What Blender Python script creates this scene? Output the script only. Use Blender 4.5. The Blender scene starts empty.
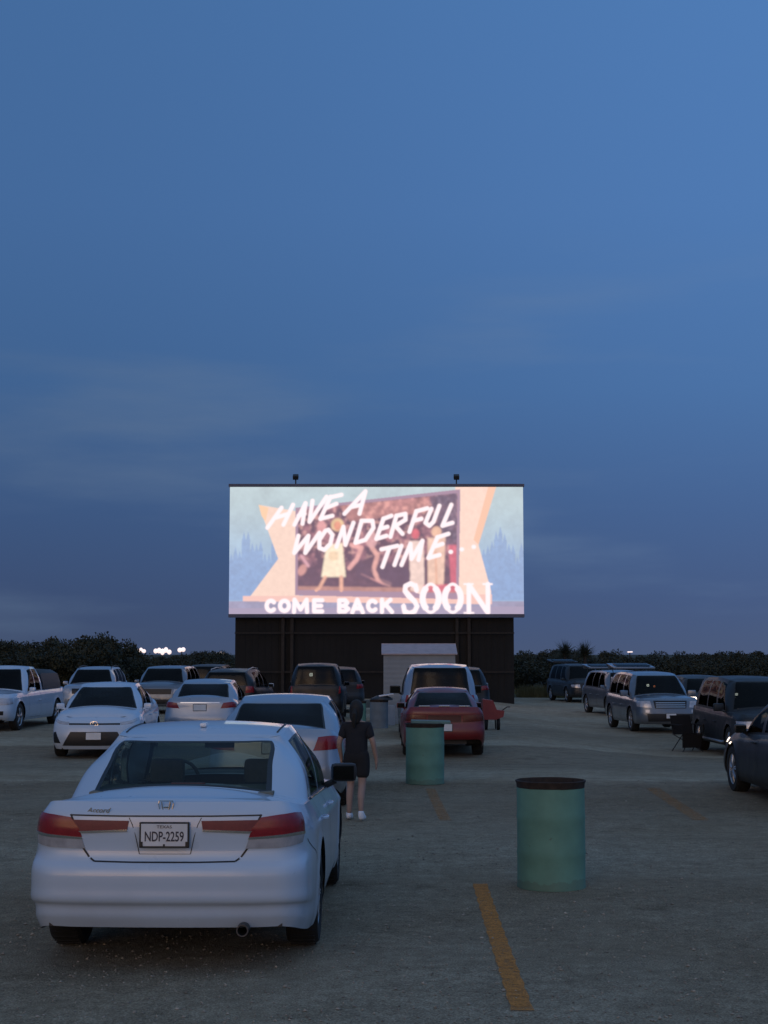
import bpy, bmesh, math, random
import numpy as np
from mathutils import Vector, Matrix
R = math.radians
random.seed(7); rng = np.random.default_rng(7)
sc = bpy.context.scene
C = sc.collection
F = 1540.0; TH = math.atan(142/F); H = 2.0

# ------------------------------------------------------------------ camera geometry helpers
def ray(px, py):
    a = (px-384)/F; b = (512-py)/F
    return Vector((a, math.cos(TH)-b*math.sin(TH), math.sin(TH)+b*math.cos(TH)))
def at(px, py, Y):
    d = ray(px, py); k = Y/d.y
    return Vector((d.x*k, Y, H+d.z*k))
def ong(px, py, z=0.):
    d = ray(px, py); k = (z-H)/d.z
    return Vector((d.x*k, d.y*k, z))
def sm(t):
    t = np.clip(t, 0, 1); return t*t*(3-2*t)
def gh(x, y):
    x = np.asarray(x, float); y = np.asarray(y, float)
    dip = -0.30*sm((x-3)/4)*sm((y-25)/12)*(1-sm((y-85)/60))
    dip2 = -0.06*sm((y-24)/6)*(1-sm((y-60)/30))
    hump = 0.035*np.exp(-((y-24.3)/1.1)**2)+0.045*np.exp(-((y-34.6)/1.2)**2)+0.05*np.exp(-((y-47)/2.0)**2)
    near = 0.012*np.sin(x*1.3+1)*np.sin(y*.9)*sm((y-4)/6)
    return dip+dip2+hump+near
def g1(x, y): return float(gh(x, y))

# ------------------------------------------------------------------ materials
M = {}
def nt(name):
    m = bpy.data.materials.new(name); m.use_nodes = True
    n = m.node_tree; n.nodes.clear()
    out = n.nodes.new('ShaderNodeOutputMaterial')
    return m, n, out
def pr(n, **k):
    b = n.nodes.new('ShaderNodeBsdfPrincipled')
    for a, v in k.items():
        b.inputs[a.replace('_', ' ')].default_value = v
    return b
def noise(n, scale, detail=4, rough=.55, coord='Object', vec=None):
    t = n.nodes.new('ShaderNodeTexNoise'); t.inputs['Scale'].default_value = scale
    t.inputs['Detail'].default_value = detail; t.inputs['Roughness'].default_value = rough
    if vec is None:
        c = n.nodes.new('ShaderNodeTexCoord'); vec = c.outputs[coord]
    n.links.new(vec, t.inputs['Vector'])
    return t
def ramp(n, fac, stops):
    r = n.nodes.new('ShaderNodeValToRGB')
    e = r.color_ramp.elements
    while len(e) < len(stops): e.new(.5)
    for i, (p, c) in enumerate(stops):
        e[i].position = p; e[i].color = (*c, 1) if len(c) == 3 else c
    n.links.new(fac, r.inputs['Fac'])
    return r
def mixc(n, fac, a, b, mode='MIX'):
    x = n.nodes.new('ShaderNodeMix'); x.data_type = 'RGBA'; x.blend_type = mode
    for s, v in ((0, fac), (6, a), (7, b)):
        if hasattr(v, 'links') or isinstance(v, bpy.types.NodeSocket): n.links.new(v, x.inputs[s])
        elif isinstance(v, (int, float)): x.inputs[s].default_value = v
        else: x.inputs[s].default_value = (*v, 1)
    return x.outputs[2]
def bump(n, hgt, strength, dist, bs):
    b = n.nodes.new('ShaderNodeBump'); b.inputs['Strength'].default_value = strength
    b.inputs['Distance'].default_value = dist
    n.links.new(hgt, b.inputs['Height']); n.links.new(b.outputs[0], bs.inputs['Normal'])
def mat(name, col, rough=.6, metal=0., coat=0., vary=.12, nscale=6., bmp=0., emis=None, estr=0.):
    if name in M: return M[name]
    m, n, out = nt(name)
    b = pr(n, Roughness=rough, Metallic=metal, Coat_Weight=coat)
    t = noise(n, nscale)
    lo = tuple(c*(1-vary) for c in col); hi = tuple(min(1, c*(1+vary)) for c in col)
    r = ramp(n, t.outputs['Fac'], [(.3, lo), (.7, hi)])
    n.links.new(r.outputs[0], b.inputs['Base Color'])
    if bmp: bump(n, noise(n, nscale*14).outputs['Fac'], .5, bmp, b)
    if emis:
        b.inputs['Emission Color'].default_value = (*emis, 1); b.inputs['Emission Strength'].default_value = estr
    n.links.new(b.outputs[0], out.inputs[0]); M[name] = m
    return m
def paint(name, col, metal=0., rough=.32, dirt=.25, coat=.8):
    if name in M: return M[name]
    m, n, out = nt(name)
    b = pr(n, Metallic=metal, Coat_Weight=coat, Coat_Roughness=.06)
    t = noise(n, 3.5, 5)
    c = n.nodes.new('ShaderNodeTexCoord'); sx = n.nodes.new('ShaderNodeSeparateXYZ'); n.links.new(c.outputs['Object'], sx.inputs[0])
    mr = n.nodes.new('ShaderNodeMapRange'); mr.inputs[1].default_value = .75; mr.inputs[2].default_value = .2
    n.links.new(sx.outputs[2], mr.inputs[0])
    mu = n.nodes.new('ShaderNodeMath'); mu.operation = 'MULTIPLY'; n.links.new(mr.outputs[0], mu.inputs[0]); n.links.new(t.outputs['Fac'], mu.inputs[1])
    m2 = n.nodes.new('ShaderNodeMath'); m2.operation = 'MULTIPLY'; m2.inputs[1].default_value = dirt*2; n.links.new(mu.outputs[0], m2.inputs[0])
    dust = tuple(.5*x for x in (.42, .38, .32))
    o = mixc(n, m2.outputs[0], col, dust)
    n.links.new(o, b.inputs['Base Color'])
    rr = ramp(n, t.outputs['Fac'], [(.3, (rough-.05,)*3), (.75, (rough+.12,)*3)])
    n.links.new(rr.outputs[0], b.inputs['Roughness'])
    n.links.new(b.outputs[0], out.inputs[0]); M[name] = m
    return m
def glass(name, tint, k=.12, ref=1.):
    if name in M: return M[name]
    m, n, out = nt(name)
    tr = n.nodes.new('ShaderNodeBsdfTransparent'); tr.inputs[0].default_value = (*tint, 1)
    gl = n.nodes.new('ShaderNodeBsdfGlossy'); gl.inputs['Roughness'].default_value = .03; gl.inputs[0].default_value = (.9, .9, .9, 1)
    fr = n.nodes.new('ShaderNodeFresnel'); fr.inputs[0].default_value = 1.5
    t = noise(n, 2.5); mr = n.nodes.new('ShaderNodeMapRange'); mr.inputs[3].default_value = ref*(1-k); mr.inputs[4].default_value = ref*(1+k)
    n.links.new(t.outputs['Fac'], mr.inputs[0])
    mm = n.nodes.new('ShaderNodeMath'); mm.operation = 'MULTIPLY'; n.links.new(fr.outputs[0], mm.inputs[0]); n.links.new(mr.outputs[0], mm.inputs[1])
    mx = n.nodes.new('ShaderNodeMixShader')
    n.links.new(mm.outputs[0], mx.inputs[0]); n.links.new(tr.outputs[0], mx.inputs[1]); n.links.new(gl.outputs[0], mx.inputs[2])
    n.links.new(mx.outputs[0], out.inputs[0]); M[name] = m
    return m

white = paint('paint_white', (.47, .565, .68))
silver = paint('paint_silver', (.30, .345, .41), .5)
silver2 = paint('paint_silver_blue', (.115, .15, .195), .35)
black = paint('paint_black', (.007, .009, .012), 0, .5, .0, .12)
darkp = paint('paint_charcoal', (.011, .014, .018), 0, .5, .0, .15)
maroon = paint('paint_maroon', (.14, .006, .008), 0, .38, .03, .4)
rubber = mat('tyre_rubber', (.011, .011, .011), .85, bmp=.002)
blackp = mat('black_plastic', (.015, .015, .016), .5)
trimb = mat('black_gloss_trim', (.006, .006, .006), .45)
chrome = mat('chrome', (.75, .75, .75), .12, 1., vary=.03)
steel0 = mat('dark_steel', (.06, .06, .065), .5, .6)
alloy = mat('alloy_rim', (.42, .43, .45), .35, .8)
redlens = mat('red_lens', (.22, .014, .022), .2, 0, .15, nscale=30)
redbar = mat('red_bar_lens', (.15, .016, .022), .45, 0, 0., nscale=30)
clearlens = mat('clear_lens', (.42, .42, .45), .15, .2, 1., nscale=12, vary=.2)
plate_m = mat('plate_white', (.62, .64, .66), .4)
ink = mat('plate_ink', (.03, .03, .05), .5)
seatm = mat('seat_fabric', (.15, .15, .125), .9, nscale=20)
gl_dark = glass('glass_tinted', (.10, .12, .12), ref=.4)
gl_side = glass('glass_side', (.09, .11, .11), ref=.2)
gl_mid = glass('glass_rear', (.54, .62, .55), ref=.36)
lamp_on = mat('lit_lamp', (.8, .75, .65), .3, emis=(1, .82, .66), estr=3.0)
glare_white = mat('window_glare_white', (.8, .8, .75), .3, emis=(1, .93, .85), estr=1.6)  # added glow standing in for light reflected in car windows
glare_orange = mat('window_glare_orange', (.8, .4, .2), .3, emis=(1, .35, .15), estr=1.0)  # added orange glow standing in for a windscreen reflection

# ------------------------------------------------------------------ object helpers
def link(o, parent=None):
    C.objects.link(o)
    if parent is not None: o.parent = parent
    return o
def tag(o, label=None, cat=None, group=None, kind=None):
    if label: o['label'] = label
    if cat: o['category'] = cat
    if group: o['group'] = group
    if kind: o['kind'] = kind
    return o
def empty(name, loc=(0, 0, 0), rz=0):
    o = bpy.data.objects.new(name, None); o.location = loc; o.rotation_euler = (0, 0, rz)
    o.empty_display_size = .2
    return link(o)
def mesh_obj(name, verts, faces, m, parent=None, smooth=True, loc=None):
    me = bpy.data.meshes.new(name)
    me.from_pydata([tuple(v) for v in verts], [], [tuple(int(i) for i in f) for f in faces])
    me.materials.append(m)
    if smooth: me.polygons.foreach_set('use_smooth', [True]*len(me.polygons))
    me.update()
    o = bpy.data.objects.new(name, me)
    if loc is not None: o.location = loc
    return link(o, parent)
class MB:
    """collects shapes into one bmesh"""
    def __init__(s): s.b = bmesh.new()
    def box(s, c, d, rot=None, bev=0.):
        t = bmesh.new(); bmesh.ops.create_cube(t, size=1)
        bmesh.ops.scale(t, vec=d, verts=t.verts)
        if bev: bmesh.ops.bevel(t, geom=t.edges[:], offset=bev, segments=2, profile=.6, affect='EDGES')
        mt = Matrix.Translation(c)
        if rot is not None: mt = mt @ rot.to_4x4()
        t.transform(mt); s.add(t); return s
    def add(s, t):
        me = bpy.data.meshes.new('tmp'); t.to_mesh(me); t.free(); s.b.from_mesh(me); bpy.data.meshes.remove(me)
    def tube(s, pts, r, n=8, cap=True):
        pts = [Vector(p) for p in pts]
        rs = r if isinstance(r, (list, tuple)) else [r]*len(pts)
        rings = []
        for i, p in enumerate(pts):
            d = (pts[min(i+1, len(pts)-1)]-pts[max(i-1, 0)]).normalized()
            a = d.orthogonal().normalized() if i == 0 else (pa-d*pa.dot(d)).normalized()
            pa = a; b = d.cross(a)
            rings.append([s.b.verts.new(p+(a*math.cos(q)+b*math.sin(q))*rs[i]) for q in [2*math.pi*k/n for k in range(n)]])
        for i in range(len(rings)-1):
            for k in range(n):
                s.b.faces.new((rings[i][k], rings[i][(k+1) % n], rings[i+1][(k+1) % n], rings[i+1][k]))
        if cap:
            s.b.faces.new(rings[0][::-1]); s.b.faces.new(rings[-1])
        return s
    def lathe(s, prof, n=32, axis='z', c=(0, 0, 0), wob=None):
        rings = []
        for r, z in prof:
            ring = []
            for k in range(n):
                a = 2*math.pi*k/n
                rr = r*(1+(wob(a, z) if wob else 0))
                p = (rr*math.cos(a), rr*math.sin(a), z) if axis == 'z' else (z, rr*math.cos(a), rr*math.sin(a))
                ring.append(s.b.verts.new(Vector(p)+Vector(c)))
            rings.append(ring)
        for i in range(len(rings)-1):
            for k in range(n):
                s.b.faces.new((rings[i][k], rings[i][(k+1) % n], rings[i+1][(k+1) % n], rings[i+1][k]))
        return s
    def poly(s, pts, nrm, th):
        nrm = Vector(nrm)
        a = [s.b.verts.new(Vector(p)) for p in pts]; b = [s.b.verts.new(Vector(p)+nrm*th) for p in pts]
        s.b.faces.new(a[::-1]); s.b.faces.new(b)
        for i in range(len(a)):
            j = (i+1) % len(a); s.b.faces.new((a[i], a[j], b[j], b[i]))
        return s
    def build(s, name, m, parent=None, smooth=False, loc=None):
        bmesh.ops.recalc_face_normals(s.b, faces=s.b.faces)
        me = bpy.data.meshes.new(name); s.b.to_mesh(me); s.b.free(); me.materials.append(m)
        if smooth:
            me.polygons.foreach_set('use_smooth', [True]*len(me.polygons))
            try: me.set_sharp_from_angle(angle=R(35))
            except Exception: pass
        o = bpy.data.objects.new(name, me)
        if loc is not None: o.location = loc
        return link(o, parent)
def text_obj(name, body, size, m, parent, mtx, ext=.001, width=None, bold=0, shear=0):
    cu = bpy.data.curves.new('t', 'FONT'); cu.body = body; cu.size = size; cu.extrude = ext; cu.offset = bold; cu.shear = shear
    cu.align_x = 'CENTER'; cu.align_y = 'CENTER'; cu.resolution_u = 3
    o = bpy.data.objects.new('t', cu); C.objects.link(o)
    bpy.context.view_layer.update()
    me = bpy.data.meshes.new_from_object(o.evaluated_get(bpy.context.evaluated_depsgraph_get()))
    bpy.data.objects.remove(o)
    if width:
        xs = [v.co.x for v in me.vertices]; k = width/(max(xs)-min(xs))
        for v in me.vertices: v.co.x *= k
    me.transform(mtx); me.materials.clear(); me.materials.append(m); me.name = name
    return link(bpy.data.objects.new(name, me), parent)

# ------------------------------------------------------------------ smooth parametric surface
class Surf:
    def __init__(s, ctrl):
        s.c = np.array(ctrl, float)            # Ns x Nv x 3 (half, x>=0; first and last rows on the centre line)
        c = s.c; s.n, s.m = c.shape[:2]
        mir = np.array([-1, 1, 1])
        g0 = c[1]*mir; g1_ = c[-2]*mir
        e = np.concatenate([g0[None], c, g1_[None]])
        h = np.linalg.norm(np.diff(e, axis=0), axis=2).mean(1)+1e-6
        s.hs = h
        d = np.diff(e, axis=0)/h[:, None, None]
        T = (d[:-1]*h[1:, None, None]+d[1:]*h[:-1, None, None])/(h[:-1]+h[1:])[:, None, None]
        s.T = T                                   # tangents per unit length at every control row
    def rows(s, S):
        S = np.clip(np.asarray(S, float), 0, s.n-1); i = np.minimum(S.astype(int), s.n-2); t = (S-i)[:, None, None]
        h = s.hs[1:-1][i][:, None, None]
        p0, p1, m0, m1 = s.c[i], s.c[i+1], s.T[i]*h, s.T[i+1]*h
        return (2*t**3-3*t*t+1)*p0+(t**3-2*t*t+t)*m0+(3*t*t-2*t**3)*p1+(t**3-t*t)*m1
    def grid(s, S, V):
        c = s.rows(S)
        V = np.asarray(V, float); m = s.m
        h = np.linalg.norm(np.diff(c, axis=1), axis=2)+1e-6          # S x m-1
        d = np.diff(c, axis=1)/h[..., None]
        T = np.empty_like(c)
        if m > 2:
            T[:, 1:-1] = (d[:, :-1]*h[:, 1:, None]+d[:, 1:]*h[:, :-1, None])/(h[:, :-1]+h[:, 1:])[..., None]
        T[:, 0] = d[:, 0]; T[:, -1] = d[:, -1]
        j = np.minimum(V.astype(int), m-2); t = (V-j)[None, :, None]; hh = h[:, j][..., None]
        return (2*t**3-3*t*t+1)*c[:, j]+(t**3-2*t*t+t)*T[:, j]*hh+(3*t*t-2*t**3)*c[:, j+1]+(t**3-t*t)*T[:, j+1]*hh
    def pt(s, a, v): return s.grid([a], [v])[0, 0]
    def nrm(s, a, v):
        e = .02
        a = min(max(a, e), s.n-1-e); v = min(max(v, e), s.m-1-e)
        g = s.grid([a-e, a+e], [v-e, v+e])
        n = np.cross(g[1, 0]-g[0, 0], g[0, 1]-g[0, 0]); return n/(np.linalg.norm(n)+1e-9)
    def dense(s):
        if not hasattr(s, '_d'):
            s.S = np.linspace(0, s.n-1, 700); s.V = np.linspace(0, s.m-1, 160); s._d = s.grid(s.S, s.V)
        return s._d
    def find(s, kind, a, z):
        g = s.dense(); ax = 1 if kind == 'side' else 0
        if kind == 'side': lo, hi = s.n*.22, s.n*.78
        elif kind == 'front': lo, hi = 0, s.n*.45
        else: lo, hi = s.n*.55, s.n
        msk = (s.S >= lo-1e-6) & (s.S <= hi)
        q = (g[msk][..., ax]-a)**2+(g[msk][..., 2]-z)**2
        k = np.unravel_index(np.argmin(q), q.shape)
        return s.S[msk][k[0]], s.V[k[1]]

def flip(vs): return [(-x, y, z) for x, y, z in vs]
def patch(surf, corners, off=.004, n=8, m=4, side=1, th=.02, bulge=0.):
    """thin closed panel lying on the surface; corners = four (s,v) in order"""
    (a, b, c, d) = [np.array(q, float) for q in corners]
    top, bot = [], []
    for i in range(n+1):
        for j in range(m+1):
            u, w = i/n, j/m
            q = (a*(1-u)+b*u)*(1-w)+(d*(1-u)+c*u)*w
            p = surf.pt(*q); nn = surf.nrm(*q)*surf.sgn
            k = off+bulge*(1-(2*u-1)**4)*(1-(2*w-1)**4)
            top.append(p+nn*k); bot.append(p-nn*th)
    V = top+bot; N = len(top); Fc = []
    for i in range(n):
        for j in range(m):
            q = [i*(m+1)+j, (i+1)*(m+1)+j, (i+1)*(m+1)+j+1, i*(m+1)+j+1]
            Fc.append(q); Fc.append([x+N for x in q[::-1]])
    ring = [i*(m+1) for i in range(n+1)]+[n*(m+1)+j for j in range(1, m+1)]+[i*(m+1)+m for i in range(n-1, -1, -1)]+[j for j in range(m-1, 0, -1)]
    for i in range(len(ring)):
        x, y = ring[i], ring[(i+1) % len(ring)]; Fc.append([x, y, y+N, x+N])
    V = [tuple(v) for v in V]
    if side < 0: V = flip(V)
    return V, Fc
def merged(lists):
    V, Fc = [], []
    for v, f in lists:
        o = len(V); V += list(v); Fc += [[i+o for i in q] for q in f]
    return V, Fc
def fix(o):
    b = bmesh.new(); b.from_mesh(o.data); bmesh.ops.remove_doubles(b, verts=b.verts, dist=2e-4)
    bmesh.ops.recalc_face_normals(b, faces=b.faces); b.to_mesh(o.data); b.free()
    try: o.data.set_sharp_from_angle(angle=R(38))
    except Exception: pass
    return o
def strip(surf, pts, w=.006, side=1, off=.0015, n=6):
    out = []
    for (a, b) in zip(pts[:-1], pts[1:]):
        a = np.array(a); b = np.array(b)
        pa, pb = surf.pt(*a), surf.pt(*b); L = np.linalg.norm(pb-pa)+1e-6
        k = max(1, int(L/.06)); top = []
        for i in range(k+1):
            q = a*(1-i/k)+b*i/k; p = surf.pt(*q); nn = surf.nrm(*q)*surf.sgn
            t = (pb-pa)/L; s_ = np.cross(nn, t); s_ /= np.linalg.norm(s_)+1e-9
            top += [p+nn*off+s_*w/2, p+nn*off-s_*w/2]
        F_ = [[2*i, 2*i+1, 2*i+3, 2*i+2] for i in range(k)]
        V = [tuple(v) for v in top]
        out.append((flip(V) if side < 0 else V, F_))
    return merged(out)
# ------------------------------------------------------------------ vehicles
class Cap:
    """crowned sheet closing a loop edge (hood, deck, roof); ytip -> yend"""
    def __init__(s, ex, ey, ez, crown):
        o = np.argsort(ey); s.ey = np.array(ey)[o]; s.ex = np.array(ex)[o]; s.ez = np.array(ez)[o]; s.crown = crown
    def x(s, y): return np.interp(y, s.ey, s.ex)
    def z(s, y, q): return np.interp(y, s.ey, s.ez)+s.crown(y)*(1-q**2.2)
    def p(s, y, q): return (float(s.x(y)*q), float(y), float(s.z(y, q)))
    def mesh(s, ys, nq=10):
        V, Fc = [], []; Q = np.linspace(-1, 1, 2*nq+1)
        for y in ys:
            for q in Q: V.append((float(s.x(y)*q), float(y), float(s.z(y, abs(q)))))
        k = len(Q)
        for i in range(len(ys)-1):
            for j in range(k-1): Fc.append([i*k+j, i*k+j+1, (i+1)*k+j+1, (i+1)*k+j])
        return V, Fc
def surf_cells(surf, S, V, catf, arch=None):
    g = surf.grid(S, V); nS, nV = len(S), len(V)
    G = g.copy()
    keep = np.ones((nS-1, nV-1), bool)
    if arch:
        cen = (g[:-1, :-1]+g[1:, :-1]+g[1:, 1:]+g[:-1, 1:])/4
        for (yw, zw, rad) in arch:
            rem = (np.hypot(cen[..., 1]-yw, cen[..., 2]-zw) < rad) & (cen[..., 0] > .5)
            keep &= ~rem
            R_ = np.zeros((nS, nV), bool); K_ = np.zeros((nS, nV), bool)
            for di in (0, 1):
                for dj in (0, 1):
                    R_[di:nS-1+di, dj:nV-1+dj] |= rem; K_[di:nS-1+di, dj:nV-1+dj] |= ~rem
            for i, j in zip(*np.where(R_ & K_)):
                d = G[i, j, 1:]-np.array([yw, zw]); G[i, j, 1:] = np.array([yw, zw])+d/np.linalg.norm(d)*rad
            dist = np.hypot(G[..., 1]-yw, G[..., 2]-zw); fl = np.exp(-((dist-rad)/.05)**2)*.012*(G[..., 0] > .5)
            G[..., 0] += fl
    out = {}
    for side in (1, -1):
        for i in range(nS-1):
            for j in range(nV-1):
                if not keep[i, j]: continue
                c = catf((S[i]+S[i+1])/2, (V[j]+V[j+1])/2)
                if c is None: continue
                key = c if isinstance(c, str) else (c[0], c[1], side if c[2] else 0)
                d = out.setdefault(key, ([], [], {}))
                f = []
                for a, b in ((i, j), (i+1, j), (i+1, j+1), (i, j+1)):
                    k = (a, b, side)
                    if k not in d[2]:
                        d[2][k] = len(d[0]); p = G[a, b]; d[0].append((p[0]*side, p[1], p[2]))
                    f.append(d[2][k])
                d[1].append(f[::side])
    return out
WH = {}
def wheel(parent, x, y, r, side, style='five', rimmat=None):
    key = (round(r, 3), style)
    if key not in WH:
        w = .215; rr = r*.66
        a = MB(); a.lathe([(rr*.98, -w*.42), (rr*1.03, -w*.5), (r*.93, -w*.5), (r*.985, -w*.38), (r, -w*.25), (r, w*.25), (r*.985, w*.38), (r*.93, w*.5), (rr*1.03, w*.5), (rr*.98, w*.42)], 36, 'x')
        for k in range(36):
            q = 2*math.pi*(k+.5)/36
            a.box((0, math.cos(q)*r*.998, math.sin(q)*r*.998), (w*.8, .012, .006), Matrix.Rotation(q, 3, 'X'))
        b = MB(); b.lathe([(rr, -w*.45), (rr*.96, -w*.3), (rr*.9, w*.1), (rr*.93, w*.38), (rr, w*.45), (rr*1.02, w*.44)], 36, 'x')
        n = {'five': 5, 'seven': 7, 'six': 6}[style]
        for k in range(n):
            q = 2*math.pi*k/n
            for dq in (-.11, .11):
                c0 = Vector((w*.36, math.cos(q)*rr*.16, math.sin(q)*rr*.16)); c1 = Vector((w*.34, math.cos(q+dq)*rr*.95, math.sin(q+dq)*rr*.95))
                b.tube([c0, (c0+c1)/2+Vector((.012, 0, 0)), c1], [.028, .02, .017], 6)
        b.lathe([(0.001, w*.42), (rr*.15, w*.42), (rr*.2, w*.34), (rr*.22, w*.1)], 16, 'x')
        d = MB(); d.lathe([(.001, w*.05), (rr*.8, w*.05), (rr*.8, 0), (.001, 0)], 24, 'x'); d.lathe([(.001, w*.12), (rr*.3, w*.12), (rr*.34, w*.04)], 16, 'x')
        obs = [d.build('wheel', blackp, smooth=True), a.build('tyre', rubber, smooth=True), b.build('rim', alloy, smooth=True)]
        WH[key] = [o.data for o in obs]
        for o in obs: bpy.data.objects.remove(o)
    D = WH[key]
    h = link(bpy.data.objects.new('wheel', D[0]), parent)
    h.location = (x*side, y, r); h.rotation_euler = (random.uniform(0, 6), 0, 0) if side > 0 else (random.uniform(0, 6), 0, math.pi)
    link(bpy.data.objects.new('tyre', D[1]), h); link(bpy.data.objects.new('rim', D[2]), h)

SED = dict(L=4.75, W=1.80, H=1.45, wb=2.72, ro=1.1, wr=.325, corner=1., sill=.19,
    bf=.86, br=.98,
    fz=[.20, .28, .42, .54, .63, .70, .74], fi=[.09, .03, 0, .03, .08, .17, .32],
    rz=[.32, .40, .56, .68, .80, .96, 1.05], ri=[.07, .02, 0, .03, .055, .08, .15],
    si=[.06, .02, 0, 0, .010, .03, .08],
    hoodz=.98, deckz=1.08,
    yw0=1.28, ywc=1.02, yt0=.55, ytc=.44, side_b=[.45, .02, -.45, -.98], side_t=[.05, -.10, -.45, -.80],
    rs=(-1.45, -.90), rc=(-1.62, -1.02), r0=(-1.84, -.95), rqb=.80, rw=.60, zr=[1.38, 1.42, 1.42, 1.36],
    wins=[(3.12, 4.93), (5.07, 6.85)], doors=[(.98, -.02), (-.05, -1.02)])
SUV = dict(wagon=True, L=4.75, W=1.92, H=1.78, wb=2.75, ro=1.0, wr=.36, corner=.75, sill=.26,
    bf=1.02, br=1.08,
    fz=[.26, .34, .52, .68, .80, .92, 1.00], fi=[.10, .03, 0, .02, .04, .08, .22],
    rz=[.36, .42, .58, .72, .86, 1.0, 1.08], ri=[.06, .02, 0, .03, .04, .045, .06],
    si=[.05, .02, 0, 0, .008, .02, .06],
    hoodz=1.12, deckz=1.10,
    yw0=1.32, ywc=1.12, yt0=.72, ytc=.62, side_b=[.60, .10, -.35, -.85, -1.0, -1.85], side_t=[.30, -.02, -.40, -.85, -1.0, -1.72],
    rs=(-2.05, -1.90), rc=(-2.22, -2.08), r0=(-2.27, -2.10), rqb=.88, rw=.68, zr=[1.68, 1.74, 1.75, 1.70],
    wins=[(3.12, 4.93), (5.07, 6.93), (7.1, 8.85)], doors=[(1.10, .06), (.03, -.92)])
def S(base, **k):
    d = dict(base); d.update(k); return d

def build_car(sp, body, label, cat, group=None, loc=(0, 0), yaw=0., gls=None, name='parked_car', seats=True, fine=False):
    L, W = sp['L'], sp['W']/2; yR, yF = -L/2, L/2
    sp = dict(sp)
    if sp.get('wagon'):
        dy0 = (yR+.11)-sp['r0'][0]
        for k_ in ('rs', 'rc', 'r0'): sp[k_] = tuple(v+dy0 for v in sp[k_])
        for k_ in ('side_b', 'side_t'): sp[k_] = list(sp[k_][:-1])+[sp[k_][-1]+dy0]
    r0t = min(sp['r0'][1], sp['rc'][1]-.05)
    yrw = yR+sp['ro']; yfw = yrw+sp['wb']; r = sp['wr']; cf = sp['corner']
    z0 = g1(*loc)
    # tilt with the ground left out: the lot is nearly level
    root = empty(name, (loc[0], loc[1], z0), -yaw); tag(root, label, cat, group)
    gls = gls or gl_dark
    # ---- lower body
    plan = [(0, yF), (.42*W, yF-.025*cf), (.74*W, yF-.09*cf), (.90*W, yF-.20*cf), (.965*W, yF-.38*cf), (.992*W, yF-.72*cf)]
    for y in np.linspace(yF-1.15, yR+.95, 6): plan.append((W, float(y)))
    plan += [(.992*W, yR+.60*cf), (.972*W, yR+.36*cf), (.93*W, yR+.18*cf), (.84*W, yR+.075*cf), (.66*W, yR+.03*cf), (.36*W, yR+.008*cf), (0, yR)]
    P = np.array(plan); n = len(P)
    e = np.concatenate([[P[1]*[-1, 1]], P, [P[-2]*[-1, 1]]]); t = e[2:]-e[:-2]
    N = np.stack([-t[:, 1], t[:, 0]], 1); N /= np.linalg.norm(N, axis=1)[:, None]
    N[0] = (0, 1); N[-1] = (0, -1)
    wf = np.zeros(n); wf[:6] = [1, 1, 1, .85, .5, .15]; wr = np.zeros(n); wr[-7:] = [.12, .5, .85, 1, 1, 1, 1]
    fr = np.array(sp.get('fr', [0, .1, .36, .58, .74, .88, 1.])); nv = len(fr)-1
    ctrl = []
    for k in range(n):
        x, y = P[k]; belt = sp['bf']+(sp['br']-sp['bf'])*float(sm((yfw-y)/(yfw-yR)))
        row = []
        for j in range(nv+1):
            zs = sp['sill']+fr[j]*(belt-sp['sill'])
            z = zs*(1-wf[k]-wr[k])+sp['fz'][j]*wf[k]+sp['rz'][j]*wr[k]
            i = sp['si'][j]*(1-wf[k]-wr[k])+sp['fi'][j]*wf[k]+sp['ri'][j]*wr[k]
            p = P[k]-N[k]*i; row.append((0 if k in (0, n-1) else p[0], p[1], z))
        ctrl.append(row)
    tub = Surf(ctrl); tub.sgn = 1; tub.sgn = 1 if tub.nrm(n/2, 3)[0] > 0 else -1
    df = []
    for a, b in sp['doors']:
        sa = tub.find('side', a, .6)[0]; sb = tub.find('side', b, .6)[0]; df.append((min(sa, sb), max(sa, sb)))
    step = .10 if fine else .16
    Sg = []
    for k in range(n-1):
        ln = np.linalg.norm(P[k+1]-P[k]); m = max(2, int(ln/(.035 if fine else .055)))
        Sg += [k+i/m for i in range(m)]
    Sg.append(n-1.)
    Sg = sorted(set(Sg) | {q for d in df for q in d})
    Vg = list(np.linspace(0, nv, 46 if fine else 22)); Vg = sorted(set(Vg) | {.9})
    def tc(s_, v_):
        for di, (a, b) in enumerate(df):
            if a < s_ < b and v_ > .9: return ('door', di, True)
        return 'body'
    arch = [(yfw, r, r+.055), (yrw, r, r+.055)]
    cells = surf_cells(tub, np.array(Sg), np.array(Vg), tc, arch)
    B = tub.grid(np.linspace(0, n-1, 260), [nv])[:, 0]
    mid = int(np.argmin(abs(B[:, 1]-0)))
    fb = B[:mid+8]; rb = B[mid-8:]
    yh, yd = sp['yw0'], sp['r0'][0]
    zb = lambda arr, y: np.interp(y, arr[:, 1][np.argsort(arr[:, 1])], arr[:, 2][np.argsort(arr[:, 1])])
    ytipf, ytipr = fb[0, 1], rb[-1, 1]
    ch = sp['hoodz']-zb(fb, yh); cd = sp['deckz']-zb(rb, yd)
    hood = Cap(fb[:, 0], fb[:, 1], fb[:, 2], lambda y: ch*sm((ytipf-y)/(ytipf-yh)*1.25)**.8+0*y)
    deck = Cap(rb[:, 0], rb[:, 1], rb[:, 2], lambda y: cd*sm((y-ytipr)/max(.05, yd-ytipr)*1.2)+.012*sm((y-ytipr)/.08))
    hy = ytipf-(ytipf-(yh-.75))*np.linspace(0, 1, 40)**1.6
    dy = ytipr+((yd+.6)-ytipr)*np.linspace(0, 1, 34)**1.6
    hm = hood.mesh(hy); dm = deck.mesh(dy)
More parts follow.
